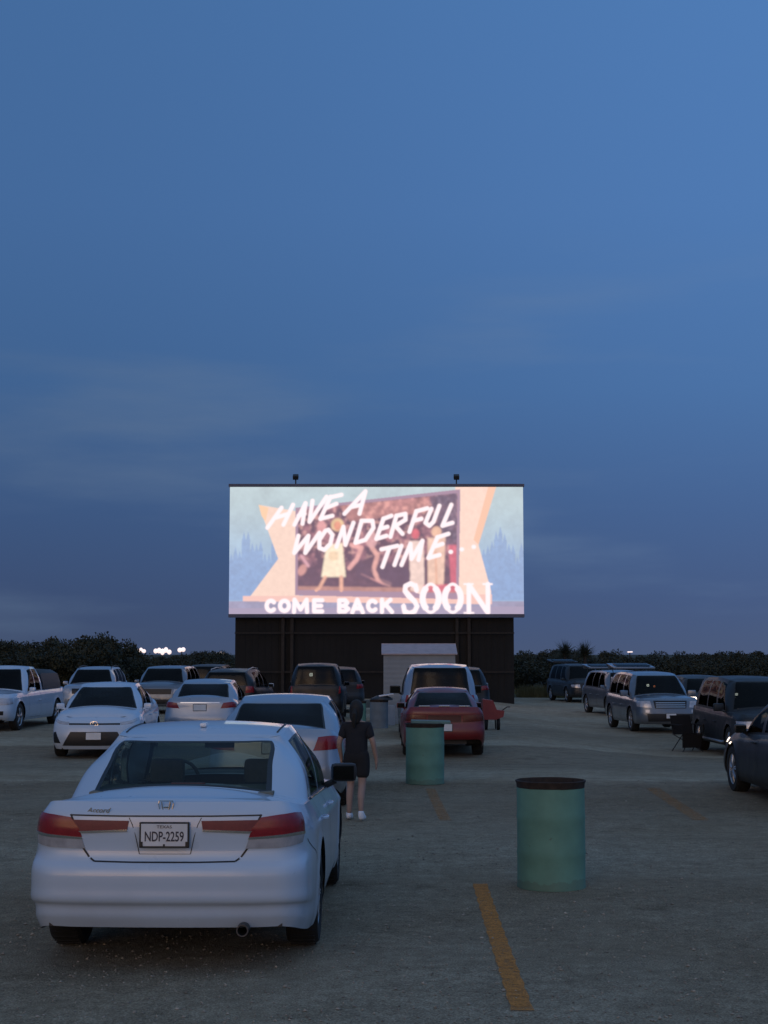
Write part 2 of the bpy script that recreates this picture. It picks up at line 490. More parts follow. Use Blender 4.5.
    # ---- greenhouse
    side_b, side_t = sp['side_b'], sp['side_t']; rw = sp['rw']; zr = sp['zr']
    capp = lambda q, y: (hood if y > 0 else deck).p(y, q)
    bs = [(0, yh), (.5, yh-.045), (.90, sp['ywc']+.07), (.972, sp['ywc']-.05)]+[(.978, y) for y in side_b]+[(.965, sp['rs'][0]), (sp['rqb'], sp['rc'][0]), (sp['rqb']*.5, sp['r0'][0]+.03), (0, sp['r0'][0])]
    base = []
    for q, y in bs:
        c_ = capp(q, y)
        if q > .95: c_ = (c_[0], c_[1], (np.interp(y, B[::-1, 1], B[::-1, 2])))
        base.append((c_[0], c_[1], c_[2]-.012))
    ts = [(0, sp['yt0'], zr[0]), (.5*rw, sp['yt0']-.02, zr[0]), (.86*rw, sp['ytc']+.03, zr[0]-.005), (rw-.01, sp['ytc']-.09, zr[0]+.0)]
    ys_t = side_t
    for y in side_t:
        f = (sp['ytc']-y)/(sp['ytc']-side_t[-1]); ts.append((rw+.015*math.sin(math.pi*f), y, float(np.interp(f, [0, .35, .7, 1], [zr[0]+.01, zr[1], zr[2], zr[3]+.02]))))
    ts += [(rw-.02, sp['rs'][1], zr[3]+.01), (rw*sp.get('rtf', .88), sp['rc'][1], zr[3]), (rw*.5, r0t+.016, zr[3]+.003), (0, r0t, zr[3]+.004)]
    gc = []; nb = len(bs)
    cy = (sp['yt0']+sp['r0'][1])/2
    for ki, ((bx, by, bz), (tx, ty, tz)) in enumerate(zip(base, ts)):
        endp = ki < 3 or ki >= nb-3
        d = np.array([.6*tx/rw, 1. if ki < 3 else -1.]) if endp else np.array([1., 0.]); d = d/(np.linalg.norm(d)+1e-9)
        tz2 = tz-(.016 if endp else .045)
        o = .028 if endp else .042
        k = (1-.035/max(.2, abs(tx)) if tx > 0 else 1)
        iny = -.06*np.sign(ty-cy) if (bx+tx) < 2*.7*rw or True else 0
        isend = abs(ty-cy) > .0
        gc.append([(bx, by, bz), ((bx+tx)/2+d[0]*o, (by+ty)/2+d[1]*o, (bz+tz2)/2+.01), (tx, ty, tz2),
                   (tx-.035*min(1., tx/rw*1.05) if tx > 0 else 0, ty-(.045*np.sign(d[1]) if endp else 0), tz)])
    gh_ = Surf(gc); gh_.sgn = 1; gh_.sgn = 1 if gh_.nrm(nb/2, 1)[0] > 0 else -1
    wl = list(sp['wins']); iR = nb-3
    wa, wz = .09, 1.955
    regs = [('windshield', 0, 1.93, False, gls, .02)]+[('side_window', a, b, True, gl_side if gls is gl_dark else gls, .0) for a, b in wl]
    if not sp.get('noback'): regs.append(('rear_window', iR+.08, nb-1, False, sp.get('backgls', gls), .0))
    SS = set()
    for k in range(nb-1):
        ln = np.linalg.norm(np.array(ts[k+1])-np.array(ts[k]))+.1; m = max(3, int(ln/(.05 if fine else .09)))
        SS |= {k+i/m for i in range(m)}
    SS.add(nb-1.)
    tb = .09 if not fine else .12
    for (_, a, b, _, _, _) in regs:
        SS |= {a, b, min(a+tb, b), max(b-tb, 0)}
    SS = sorted(q for q in SS if 0 <= q <= nb-1); SS = [q for i, q in enumerate(SS) if i == 0 or q-SS[i-1] > 1e-3]
    VV = sorted(set(np.linspace(0, 3, 16 if fine else 13)) | {wa, wa+.07, wz, wz-.07})
    def gcat(s_, v_):
        for ri, (nm, a, b, sd, gg, _) in enumerate(regs):
            if a < s_ < b and wa < v_ < wz:
                ea = a+tb if a > 0 else -1; eb = b-tb if b < nb-1 else 99
                if s_ < ea or s_ > eb or v_ < wa+.07 or v_ > wz-.07: return 'trim'
                return (nm, ri, sd)
        return 'body'
    gcell = surf_cells(gh_, np.array(SS), np.array(VV), gcat)
    T3 = gh_.grid(np.linspace(0, nb-1, 220), [3])[:, 0]
    yf3, yr3 = T3[:, 1].max(), T3[:, 1].min(); cr_ = sp.get('crown', .035)
    roof = Cap(T3[:, 0], T3[:, 1], T3[:, 2], lambda y: cr_*sm(np.minimum((yf3-y), (y-yr3))/.35))
    u = np.linspace(0, 1, 34); ry = yf3-(yf3-yr3)*(.5-.5*np.cos(math.pi*u))
    rm = roof.mesh(ry)
    V, Fc = merged([cells['body'][:2], hm, dm, gcell['body'][:2], rm])
    fix(mesh_obj('body', V, Fc, body, root))
    if 'trim' in gcell: fix(mesh_obj('window_trim', *gcell['trim'][:2], trimb, root))
    for k, v in gcell.items():
        if isinstance(k, tuple): fix(mesh_obj(k[0], v[0], v[1], regs[k[1]][4], root))
    for k, v in cells.items():
        if isinstance(k, tuple):
            dr = fix(mesh_obj('door', v[0], v[1], body, root))
            a, b = df[k[1]]; sd = k[2]
            hv = tub.find('side', sp['doors'][k[1]][1]+.17, sp.get('hz', .78))
            p = tub.pt(*hv); m = MB(); m.tube([(sd*(p[0]+.004), p[1]-.09, p[2]), (sd*(p[0]+.035), p[1]-.06, p[2]+.003), (sd*(p[0]+.035), p[1]+.06, p[2]+.003), (sd*(p[0]+.004), p[1]+.09, p[2])], .012, 6)
            m.build('door_handle', sp.get('handle', body), dr, True)
    # ---- seams and dark liners
    for sd in (1, -1):
        sl = []
        for a, b in df:
            sl += [strip(tub, [(a, .9), (a, nv-.02)], .007, sd), strip(tub, [(b, .9), (b, nv-.02)], .007, sd), strip(tub, [(a, .9), (b, .9)], .006, sd)]
        mesh_obj('panel_gap', *merged(sl), blackp, root, False)
    for sd in (1, -1):
        for yw in (yfw, yrw):
            m = MB(); ra = r+.058; K = 18; pr_ = []
            for i in range(K+1):
                q = R(-12+204*i/K); pr_.append((yw+math.cos(q)*ra, r+math.sin(q)*ra))
            for (ya, za), (yb, zb_) in zip(pr_[:-1], pr_[1:]):
                v = [m.b.verts.new((sd*xx, yy, zz)) for xx, yy, zz in ((W-.035, ya, za), (W-.035, yb, zb_), (W-.36, yb, zb_), (W-.36, ya, za))]
                m.b.faces.new(v)
            q = [m.b.verts.new((sd*(W-.36), yy, zz)) for yy, zz in pr_]; m.b.faces.new(q)
            m.build('wheel_arch', blackp, root)
    m = MB(); zu = sp['sill']
    m.box((0, (yfw+yrw)/2, zu+.05), (2*W-.16, sp['wb']-2*r-.1, .1)); m.box((0, 0, zu+.13), (2*W-.76, L-.5, .12))
    m.box((0, yR+.22, sp['rz'][0]+.06), (2*W*.80, .2, .12)); m.box((0, yF-.24, sp['fz'][0]+.05), (2*W*.72, .2, .1))
    m.tube([(-.3, yrw, r), (.3, yrw, r)], .05); m.tube([(W-.4, yrw, r), (-W+.4, yrw, r)], .035)
    m.build('underbody', blackp, root)
    for sd in (1, -1):
        wheel(root, W-.115, yfw, r, sd, sp.get('rim', 'five')); wheel(root, W-.115, yrw, r, sd, sp.get('rim', 'five'))
    # ---- seats and dash seen through the glass
    if seats:
        m = MB(); zt = sp['H']
        rows = [(.15, zt-.52)]+[(-.78, zt-.50)]
        hip = sp['sill']+.3
        for x in (-.37, .37):
            m.box((x, .12, (hip+zt-.56)/2), (.48, .16, zt-.56-hip+.1), Matrix.Rotation(R(-12), 3, 'X'), .05)
            m.box((x, .02, zt-.40), (.27, .10, .19), Matrix.Rotation(R(-6), 3, 'X'), .04)
            m.tube([(x-.05, .05, zt-.6), (x-.05, .03, zt-.42)], .008, 5); m.tube([(x+.05, .05, zt-.6), (x+.05, .03, zt-.42)], .008, 5)
            m.box((x, .4, hip), (.48, .5, .16), None, .05)
        m.build('front_seats', seatm, root, True)
        yb = sp.get('yback', -.86); m = MB()
        m.box((0, yb, (hip+zt-.60)/2), (W*1.5, .16, zt-.60-hip+.1), Matrix.Rotation(R(-16), 3, 'X'), .05)
        for x in (-.40, 0, .40): m.box((x, yb-.13, zt-.50), (.26, .09, .15), Matrix.Rotation(R(-8), 3, 'X'), .035)
        m.box((0, yb+.35, hip), (W*1.5, .5, .16), None, .05)
        if sp.get('shelf'): m.box((0, yb-.5, sp['deckz']-.05), (W*1.35, .62, .03), None, .01)
        m.build('rear_seats', seatm, root, True)
        m = MB(); m.box((0, sp['ywc']-.12, sp['hoodz']-.07), (W*1.45, .45, .16), None, .06)
        m.lathe([(.17, -.012), (.187, 0), (.17, .012), (.158, 0), (.17, -.012)], 20, 'z', (0, 0, 0))
        bm2 = m.b
        for v in bm2.verts[-100:]: v.co = Matrix.Rotation(R(65), 3, 'X') @ v.co+Vector((-.37, sp['ywc']-.45, sp['hoodz']-.04))
        m.build('dashboard', blackp, root, True)
        m = MB(); m.box((0, sp['ytc']-.02, zr[0]-.13), (.24, .02, .065), None, .008); m.build('rear_view_mirror', blackp, root)
    # ---- mirrors
    for sd in (1, -1):
        yb_ = sp['ywc']-.22; xb = float(B[np.argmin(abs(B[:, 1]-yb_)), 0]); zb_ = float(B[np.argmin(abs(B[:, 1]-yb_)), 2])
        k = sp.get('mk', .82); m = MB(); m.box((sd*(xb+(.11+sp.get('mx', 0))*k), yb_, zb_+(.09+sp.get('mz', 0))*k), (.21*k, .10, .15*k), Matrix.Rotation(R(sd*12), 3, 'Z'), .035)
        m.tube([(sd*(xb-.03), yb_+.02, zb_+.0), (sd*(xb+.08), yb_+.01, zb_+.05)], [.03, .025], 6)
        o = m.build('side_mirror', sp.get('mirror', body), root, True)
        m = MB(); m.box((sd*(xb+(.11+sp.get('mx', 0))*k), yb_-.052, zb_+(.09+sp.get('mz', 0))*k), (.175*k, .012, .115*k), Matrix.Rotation(R(sd*12), 3, 'Z'), .004); m.build('mirror_glass', glass('mirror_face', (.05, .06, .07)), o)
    if sp.get('rails'):
        for sd in (1, -1):
            m = MB(); xr = rw-.06; y0, y1 = sp['ytc']-.25, sp['rs'][1]+.2
            zt_ = lambda y: float(roof.z(y, .9))
            m.tube([(sd*xr, y0, zt_(y0)), (sd*xr, y0-.06, zt_(y0)+.045), (sd*xr, (y0+y1)/2, zt_((y0+y1)/2)+.05), (sd*xr, y1+.06, zt_(y1)+.045), (sd*xr, y1, zt_(y1))], .015, 6); m.build('roof_rail', sp['rails'], root, True)
    # ---- lamps, plates
    def two(name, corners, mt, **k):
        q = [tub.find(*c) for c in corners]
        for sd in (1, -1): fix(mesh_obj(name, *patch(tub, q, side=sd, **k), mt, root))
    def centre(name, z0_, z1_, hw0, hw1, end, mt, **k):
        q = [tub.find(end, 0, z0_), tub.find(end, hw0, z0_), tub.find(end, hw1, z1_), tub.find(end, 0, z1_)]
        q[0] = (0. if end == 'front' else n-1., q[0][1]); q[3] = (q[0][0], q[3][1])
        V, Fc = merged([patch(tub, q, side=1, **k), patch(tub, q, side=-1, **k)])
        return fix(mesh_obj(name, V, Fc, mt, root))
    root_api = dict(nv=nv, tub=tub, gh=gh_, two=two, centre=centre, n=n, root=root, W=W, yR=yR, yF=yF, roof=roof, deck=deck, hood=hood, B=B, nb=nb, iR=iR)
    for it in sp.get('lamps', []): two(*it[:3], **(it[3] if len(it) > 3 else {}))
    for it in sp.get('mids', []): centre(*it[:7], **(it[7] if len(it) > 7 else {}))
    def plate(end, z, txt=None):
        p = tub.pt(n-1., tub.find('rear', 0, z)[1]) if end == 'rear' else tub.pt(0., tub.find('front', 0, z)[1])
        s_ = -1 if end == 'rear' else 1; y = p[1]+s_*.022
        m = MB(); m.box((0, y, z), (.315, .012, .16), None, .004); fo = m.build('plate_frame', blackp, root)
        m = MB(); m.box((0, y+s_*.006, z), (.292, .006, .138), None, .002); po = m.build('licence_plate', plate_m, fo)
        return po, y+s_*.0095
    root_api['plate'] = plate
    if sp.get('plate_r') and not fine: plate('rear', sp['plate_r'])
    if sp.get('plate_f'): plate('front', sp['plate_f'])
    if sp.get('exhaust'):
        m = MB(); x, z = sp['exhaust']; m.lathe([(.028, -.1), (.036, -.1), (.038, .16), (.03, .16), (.028, -.1)], 20, 'x')
        for v in m.b.verts: v.co = Vector((x+v.co.y, yR+.13-v.co.x, z+v.co.z))
        m.build('exhaust_pipe', steel0, root, True)
    return root_api
# ------------------------------------------------------------------ world, sun, camera
def lin(r, g, b):
    f = lambda c: c/255/12.92 if c <= 10 else ((c/255+.055)/1.055)**2.4
    return (f(r), f(g), f(b))
SUN_EL, SUN_AZ = 15, 196          # afterglow low behind the camera, a little to its right
w = bpy.data.worlds.new('World'); sc.world = w; w.use_nodes = True
n = w.node_tree; n.nodes.clear()
out = n.nodes.new('ShaderNodeOutputWorld'); bg = n.nodes.new('ShaderNodeBackground')
tc = n.nodes.new('ShaderNodeTexCoord'); sx = n.nodes.new('ShaderNodeSeparateXYZ')
n.links.new(tc.outputs['Generated'], sx.inputs[0])
def mth(op, a, b=None, c=None):
    m = n.nodes.new('ShaderNodeMath'); m.operation = op
    for i, v in enumerate((a, b, c)):
        if v is None: continue
        if isinstance(v, (int, float)): m.inputs[i].default_value = v
        else: n.links.new(v, m.inputs[i])
    return m.outputs[0]
def mrg(v, a, b, c=0., d=1., smooth=True):
    m = n.nodes.new('ShaderNodeMapRange'); m.interpolation_type = 'SMOOTHSTEP' if smooth else 'LINEAR'
    n.links.new(v, m.inputs[0])
    for i, q in zip((1, 2, 3, 4), (a, b, c, d)): m.inputs[i].default_value = q
    return m.outputs[0]
dusk = ramp(n, sx.outputs[2], [(0, lin(68, 82, 112)), (.035, lin(64, 83, 120)), (.09, lin(64, 91, 134)), (.17, lin(68, 104, 152)), (.28, lin(72, 111, 163)), (.40, lin(72, 113, 166)), (.62, lin(92, 122, 162)), (1., lin(104, 130, 166))])
mv = n.nodes.new('ShaderNodeMapping'); mv.inputs['Scale'].default_value = (1.6, 1.6, 9); n.links.new(tc.outputs['Generated'], mv.inputs[0])
cl = n.nodes.new('ShaderNodeTexNoise'); cl.inputs['Scale'].default_value = 2.0; cl.inputs['Detail'].default_value = 6; cl.inputs['Roughness'].default_value = .5
n.links.new(mv.outputs[0], cl.inputs['Vector'])
cf = mth('MULTIPLY', mrg(cl.outputs['Fac'], .48, .78), mrg(sx.outputs[2], .30, .16))
cf = mth('MULTIPLY', cf, .5)
c1 = mixc(n, cf, dusk.outputs[0], lin(100, 122, 152))
lr = mrg(sx.outputs[0], -.30, .42, .88, 1.28)
c2 = mixc(n, 1., c1, (1, 1, 1), 'MULTIPLY')
vm = n.nodes.new('ShaderNodeVectorMath'); vm.operation = 'SCALE'; n.links.new(c1, vm.inputs[0]); n.links.new(lr, vm.inputs[3])
sky = n.nodes.new('ShaderNodeTexSky'); sky.sky_type = 'NISHITA'; sky.sun_disc = False
sky.sun_elevation = R(SUN_EL); sky.sun_rotation = R(SUN_AZ); sky.altitude = 200; sky.dust_density = 1.5
bk = mth('MULTIPLY', mrg(sx.outputs[1], .15, -.75), 1.0)
vs = n.nodes.new('ShaderNodeVectorMath'); vs.operation = 'SCALE'; n.links.new(sky.outputs[0], vs.inputs[0]); n.links.new(mth('MULTIPLY', bk, .034), vs.inputs[3])
va = n.nodes.new('ShaderNodeVectorMath'); va.operation = 'ADD'; n.links.new(vm.outputs[0], va.inputs[0]); n.links.new(mixc(n, 1., vs.outputs[0], (1.18, .95, .80), 'MULTIPLY'), va.inputs[1])
n.links.new(va.outputs[0], bg.inputs[0]); bg.inputs[1].default_value = 1.0; n.links.new(bg.outputs[0], out.inputs[0])
sl = bpy.data.lights.new('afterglow_sun', 'SUN'); sl.energy = .06; sl.angle = R(25); sl.color = (1, .86, .74)
so = link(bpy.data.objects.new('afterglow_sun', sl))
a = R(SUN_AZ); dv = Vector((math.sin(a)*math.cos(R(22)), math.cos(a)*math.cos(R(22)), math.sin(R(22))))
so.rotation_euler = dv.to_track_quat('Z', 'Y').to_euler()
cam = bpy.data.cameras.new('camera'); cam.sensor_fit = 'VERTICAL'; cam.sensor_height = 36; cam.lens = F/1024*36; cam.clip_end = 9000; cam.clip_start = .1
co = link(bpy.data.objects.new('camera', cam)); co.location = (0, 0, H); co.rotation_euler = (math.pi/2+TH, 0, 0); sc.camera = co
sc.view_settings.view_transform = 'Standard'; sc.view_settings.look = 'None'; sc.view_settings.gamma = 1; sc.view_settings.exposure = 0

# ------------------------------------------------------------------ ground
def ground_mat():
    m, n, out = nt('gravel_lot'); b = pr(n, Roughness=.95, Specular_IOR_Level=.2)
    c = n.nodes.new('ShaderNodeTexCoord'); s = n.nodes.new('ShaderNodeSeparateXYZ'); n.links.new(c.outputs['Object'], s.inputs[0])
    wob = noise(n, .55, 6, .65); big = noise(n, .18, 5, .6)
    mpv = n.nodes.new('ShaderNodeMapping'); mpv.inputs['Scale'].default_value = (.25, 2.2, 1); n.links.new(c.outputs['Object'], mpv.inputs[0])
    stre = noise(n, .8, 6, .7, vec=mpv.outputs[0])
    fine = noise(n, 75, 4, .75); med = noise(n, 9, 5, .7); mid2 = noise(n, 2.2, 5, .65)
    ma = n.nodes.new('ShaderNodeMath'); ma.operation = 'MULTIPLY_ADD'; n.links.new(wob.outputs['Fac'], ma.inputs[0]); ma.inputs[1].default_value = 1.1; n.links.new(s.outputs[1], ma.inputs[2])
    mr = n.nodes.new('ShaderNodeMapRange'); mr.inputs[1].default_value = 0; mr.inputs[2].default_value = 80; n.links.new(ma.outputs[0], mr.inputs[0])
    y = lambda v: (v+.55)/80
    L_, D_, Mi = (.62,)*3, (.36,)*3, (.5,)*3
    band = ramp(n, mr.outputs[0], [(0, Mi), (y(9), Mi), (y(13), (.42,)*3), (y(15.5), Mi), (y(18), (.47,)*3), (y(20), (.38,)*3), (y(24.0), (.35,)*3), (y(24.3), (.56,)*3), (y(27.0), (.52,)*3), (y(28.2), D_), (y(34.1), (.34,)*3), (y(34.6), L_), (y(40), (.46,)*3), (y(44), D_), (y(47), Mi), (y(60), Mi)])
    # the pale and dark bands paint in the shading of the hump slopes
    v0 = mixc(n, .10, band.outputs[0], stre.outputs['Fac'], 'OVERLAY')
    v1 = mixc(n, .5, v0, mid2.outputs['Fac'], 'OVERLAY')
    v2 = mixc(n, .6, v1, med.outputs['Fac'], 'OVERLAY')
    fc_ = ramp(n, fine.outputs['Fac'], [(.36, (.12,)*3), (.64, (.88,)*3)])
    v3 = mixc(n, .75, v2, fc_.outputs[0], 'OVERLAY')
    col = ramp(n, v3, [(.08, (.075, .060, .042)), (.33, (.26, .213, .145)), (.55, (.40, .34, .235)), (.9, (.70, .61, .45))])
    st = ramp(n, big.outputs['Fac'], [(.38, (.72, .64, .55)), (.56, (1, 1, 1))])
    cc = mixc(n, .55, col.outputs[0], st.outputs[0], 'MULTIPLY')
    vo = n.nodes.new('ShaderNodeTexVoronoi'); vo.inputs['Scale'].default_value = 26; n.links.new(c.outputs['Object'], vo.inputs['Vector'])
    peb = ramp(n, vo.outputs['Distance'], [(.10, (1, 1, 1)), (.22, (0, 0, 0))])
    sel = ramp(n, vo.outputs['Color'], [(.80, (0, 0, 0)), (.84, (1, 1, 1))])
    pm = mixc(n, 1., peb.outputs[0], sel.outputs[0], 'MULTIPLY')
    cc = mixc(n, pm, cc, (.30, .29, .27))
    oil = noise(n, 1.15, 5, .6); ol = ramp(n, oil.outputs['Fac'], [(.60, (1, 1, 1)), (.70, (.62, .60, .57))])
    cc = mixc(n, .8, cc, ol.outputs[0], 'MULTIPLY')
    n.links.new(cc, b.inputs['Base Color'])
    bump(n, v3, .8, .02, b)
    n.links.new(b.outputs[0], out.inputs[0]); return m
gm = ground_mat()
fieldm = mat('field_soil', (.035, .038, .018), .95, vary=.5, nscale=.4)
def sheet(name, xs, ys, m, kind='structure'):
    V = [(x, y, g1(x, y)) for y in ys for x in xs]; k = len(xs)
    Fc = [[i*k+j, i*k+j+1, (i+1)*k+j+1, (i+1)*k+j] for i in range(len(ys)-1) for j in range(k-1)]
    o = mesh_obj(name, V, Fc, m); tag(o, kind=kind); return o
xs = [-3000, -900, -300, -120, -70]+list(np.arange(-45, 45.1, 1.0))+[70, 120, 300, 900, 3000]
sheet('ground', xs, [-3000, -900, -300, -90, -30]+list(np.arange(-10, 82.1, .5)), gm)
sheet('field', xs, [82.0]+list(np.arange(84, 160, 4))+[200, 300, 600, 1500, 4500], fieldm)

def stripe(x0, y0, x1, y1, wd, name, amt, label):
    m, n, out = nt(name); b = pr(n, Roughness=.9)
    t = noise(n, 14, 6, .75); t2 = noise(n, 70, 3, .8)
    f = mixc(n, .5, t.outputs['Fac'], t2.outputs['Fac'])
    r_ = ramp(n, f, [(.5-amt-.05, (.02, .02, .02)), (.5-amt+.14, (1, 1, 1))])
    yel = mixc(n, t2.outputs['Fac'], (.42, .15, .018), (.62, .26, .045))
    tr = n.nodes.new('ShaderNodeBsdfTransparent'); mx = n.nodes.new('ShaderNodeMixShader')
    n.links.new(yel, b.inputs['Base Color']); inv = n.nodes.new('ShaderNodeInvert'); n.links.new(r_.outputs[0], inv.inputs[1])
    n.links.new(inv.outputs[0], mx.inputs[0])
    n.links.new(b.outputs[0], mx.inputs[1]); n.links.new(tr.outputs[0], mx.inputs[2]); n.links.new(mx.outputs[0], out.inputs[0])
    k = 40; V = []
    for i in range(k+1):
        t_ = i/k; x = x0+(x1-x0)*t_; y = y0+(y1-y0)*t_
        for s_ in (-1, 1):
            xx = x+s_*wd/2+.006*math.sin(i*2.1+s_); V.append((xx, y, g1(xx, y)+.005))
    o = mesh_obj('parking_line', V, [[2*i, 2*i+1, 2*i+3, 2*i+2] for i in range(k)], m)
    tag(o, label, 'road marking', kind='structure')
stripe(.775, 8.84, .838, 13.7, .125, 'line_paint_worn', .09, 'worn orange yellow parking line running past the near green barrel')
stripe(.745, 18.9, .68, 23.0, .14, 'line_paint_faded', -.005, 'faded yellow parking line below the far green barrel')
stripe(3.82, 18.8, 4.0, 23.2, .20, 'line_paint_ghost', -.01, 'nearly vanished yellow parking line on the right of the lot')

g = np.random.default_rng(9); N = 9000
Yp = 7.5+g.uniform(0, 1, N)**1.5*17; Xp = g.uniform(-1, 1, N)*(Yp*.27+.3); Sp = g.uniform(.004, .011, N)*(1+g.uniform(0, 1, N)**8*.9)
oc = np.array([[1, 0, 0], [0, 1, 0], [-1, 0, 0], [0, -1, 0], [0, 0, .6], [0, 0, -.6]]); of = np.array([[0, 1, 4], [1, 2, 4], [2, 3, 4], [3, 0, 4], [1, 0, 5], [2, 1, 5], [3, 2, 5], [0, 3, 5]])
an = g.uniform(0, 6.28, N); ca, sa = np.cos(an), np.sin(an); jit = g.uniform(.6, 1.3, (N, 6, 1)); P_ = oc[None]*jit*Sp[:, None, None]
Vp = np.stack([P_[..., 0]*ca[:, None]-P_[..., 1]*sa[:, None]+Xp[:, None], P_[..., 0]*sa[:, None]+P_[..., 1]*ca[:, None]+Yp[:, None], P_[..., 2]+(gh(Xp, Yp)+Sp*.3)[:, None]], -1).reshape(-1, 3)
o = mesh_obj('gravel', Vp.tolist(), (of[None]+np.arange(N)[:, None, None]*6).reshape(-1, 3).tolist(), mat('loose_stone', (.27, .24, .19), .95, vary=.6, nscale=9), None, False); tag(o, 'loose pale gravel stones strewn over the lot in the foreground', 'gravel', kind='stuff')

# ------------------------------------------------------------------ oil drums used as litter bins
drum = mat('drum_teal_paint', (.12, .26, .195), .7, vary=.12, nscale=5, bmp=.001)
dn = drum.node_tree; db = [x for x in dn.nodes if x.type == 'BSDF_PRINCIPLED'][0]; base_l = db.inputs['Base Color'].links[0].from_socket
cc_ = dn.nodes.new('ShaderNodeTexCoord'); ss_ = dn.nodes.new('ShaderNodeSeparateXYZ'); dn.links.new(cc_.outputs['Object'], ss_.inputs[0])
t1 = noise(dn, 6, 7, .7); q1 = dn.nodes.new('ShaderNodeMath'); q1.operation = 'MULTIPLY_ADD'; q1.inputs[1].default_value = -.16; dn.links.new(t1.outputs['Fac'], q1.inputs[0]); dn.links.new(ss_.outputs[2], q1.inputs[2])
low = ramp(dn, q1.outputs[0], [(-.09, (.3, .3, .3)), (-.03, (0, 0, 0))]); chip = ramp(dn, noise(dn, 9, 8, .75).outputs['Fac'], [(.66, (0, 0, 0)), (.69, (1, 1, 1))])
mk_ = mixc(dn, 1., low.outputs[0], chip.outputs[0], 'SCREEN'); dn.links.new(mixc(dn, mk_, base_l, (.075, .045, .028)), db.inputs['Base Color'])
rust = mat('rusty_rim', (.028, .018, .013), .9, vary=.4, nscale=20)
inside = mat('drum_inside', (.02, .014, .012), .95)
def barrel(x, y, label, lid=None, s_=1.0, body=drum, rimm=rust, h=.915, r=.293):
    r *= s_; h *= s_
    t = empty('trash_barrel', (x, y, g1(x, y)-.01)); tag(t, label, 'trash barrel', 'steel drums used as trash barrels')
    wob = lambda a_, z: .006*math.sin(3*a_+z*4)+.004*math.sin(7*a_)
    m = MB(); pf = [(r*.97, 0), (r*1.01, .01), (r*1.01, .02), (r, .03)]
    for z in (h/3, 2*h/3): pf += [(r, z-.03), (r*1.018, z), (r, z+.03)]
    pf += [(r, h-.06), (r*1.0, h-.055)]
    m.lathe(pf, 64, 'z', wob=wob); m.build('drum_shell', body, t, True)
    m = MB(); m.lathe([(r*1.0, h-.055), (r*1.012, h-.02), (r*1.04, h-.006), (r*1.045, h+.004), (r*1.0, h+.008), (r*.97, h-.01), (r*.96, h-.2), (r*.95, .15), (.01, .14)], 64, 'z', wob=lambda a_, z: .012*math.sin(5*a_+1)+.008*math.sin(13*a_)); m.build('rusty_rim', rimm, t, True)
    m = MB(); m.lathe([(r*.80, h-.16), (r*.7, h-.10), (r*.4, h-.13), (r*.2, h-.06), (.01, h-.07)], 24, 'z', wob=lambda a_, z: .1*math.sin(3*a_+9*z)); m.build('trash_bag', blackp, t, True)
    if lid:
        m = MB(); m.box((.10, 0, h+.02), (.80*s_, .32, .035), Matrix.Rotation(R(3), 3, 'Y'), .01); tag(m.build('tray', lid, None), None)
    return t
p = (13.25, ); bp_ = ong(551.5, 886.5); bx, by = bp_.x, bp_.y
barrel(bx, by, 'teal steel drum with dark rusty rim standing nearest the camera beside the yellow line')
bp_ = ong(425, 785.5); bx2, by2 = bp_.x, bp_.y
barrel(bx2, by2, 'teal steel drum with a plank across its top behind the red car')
m = MB(); m.box((bx2+.09, by2, g1(bx2, by2)+.93), (.60, .30, .045), Matrix.Rotation(R(1.5), 3, 'Y'), .008)
m.b.verts.ensure_lookup_table()
o = m.build('plank', mat('plank_teal', (.11, .20, .19), .7)); tag(o, 'short pale green plank lying on top of the far teal drum', 'plank')

# ------------------------------------------------------------------ the screen
SY = 71.0
def sp_(px, py, y=SY): return at(px, py, y)
root = empty('movie_screen', (sp_(377, 616).x, SY, 0)); tag(root, 'large drive-in movie screen lit with a come back soon intermission card', 'movie screen')
def child(o):
    o.parent = root; o.matrix_parent_inverse = Matrix.Translation(root.location).inverted(); return o
X0, X1, Y0, Y1 = 230., 524., 487., 614.
K = 2.5; nx, ny = int((X1-X0)*K), int((Y1-Y0)*K)
gx, gy = np.meshgrid(X0+(np.arange(nx)+.5)/K, Y0+(np.arange(ny)+.5)/K)
img = np.zeros((ny, nx, 3))
def col(*c): return np.array(lin(*c))
t = sm((gy-Y0)/110)[..., None]
img[:] = col(172, 198, 202)*(1-t)+col(130, 170, 204)*t
def vnoise(scale, seed, oct_=4):
    r_ = np.random.default_rng(seed); o_ = np.zeros((ny, nx)); a_ = 1; tot = 0
    for q in range(oct_):
        s_ = scale/2**q; gw, gh2 = int((X1-X0)/s_)+3, int((Y1-Y0)/s_)+3
        g = r_.random((gh2, gw)); fx = (gx-X0)/s_; fy = (gy-Y0)/s_; ix = fx.astype(int); iy = fy.astype(int); u = sm(fx-ix); v = sm(fy-iy)
        o_ += a_*((g[iy, ix]*(1-u)+g[iy, ix+1]*u)*(1-v)+(g[iy+1, ix]*(1-u)+g[iy+1, ix+1]*u)*v); tot += a_; a_ *= .55
    return o_/tot
def inpoly(pts):
    ins = np.zeros((ny, nx), bool); k = len(pts)
    for i in range(k):
        (x1, y1), (x2, y2) = pts[i], pts[(i+1) % k]
        if y1 == y2: continue
        c_ = ((gy < y1) != (gy < y2)) & (gx < (x2-x1)*(gy-y1)/(y2-y1)+x1); ins ^= c_
    return ins
def fill(pts, c, al=1., tex=None):
    m_ = inpoly(pts); cc = np.broadcast_to(c, img.shape) if tex is None else c*(tex[..., None])
    img[m_] = img[m_]*(1-al)+cc[m_]*al
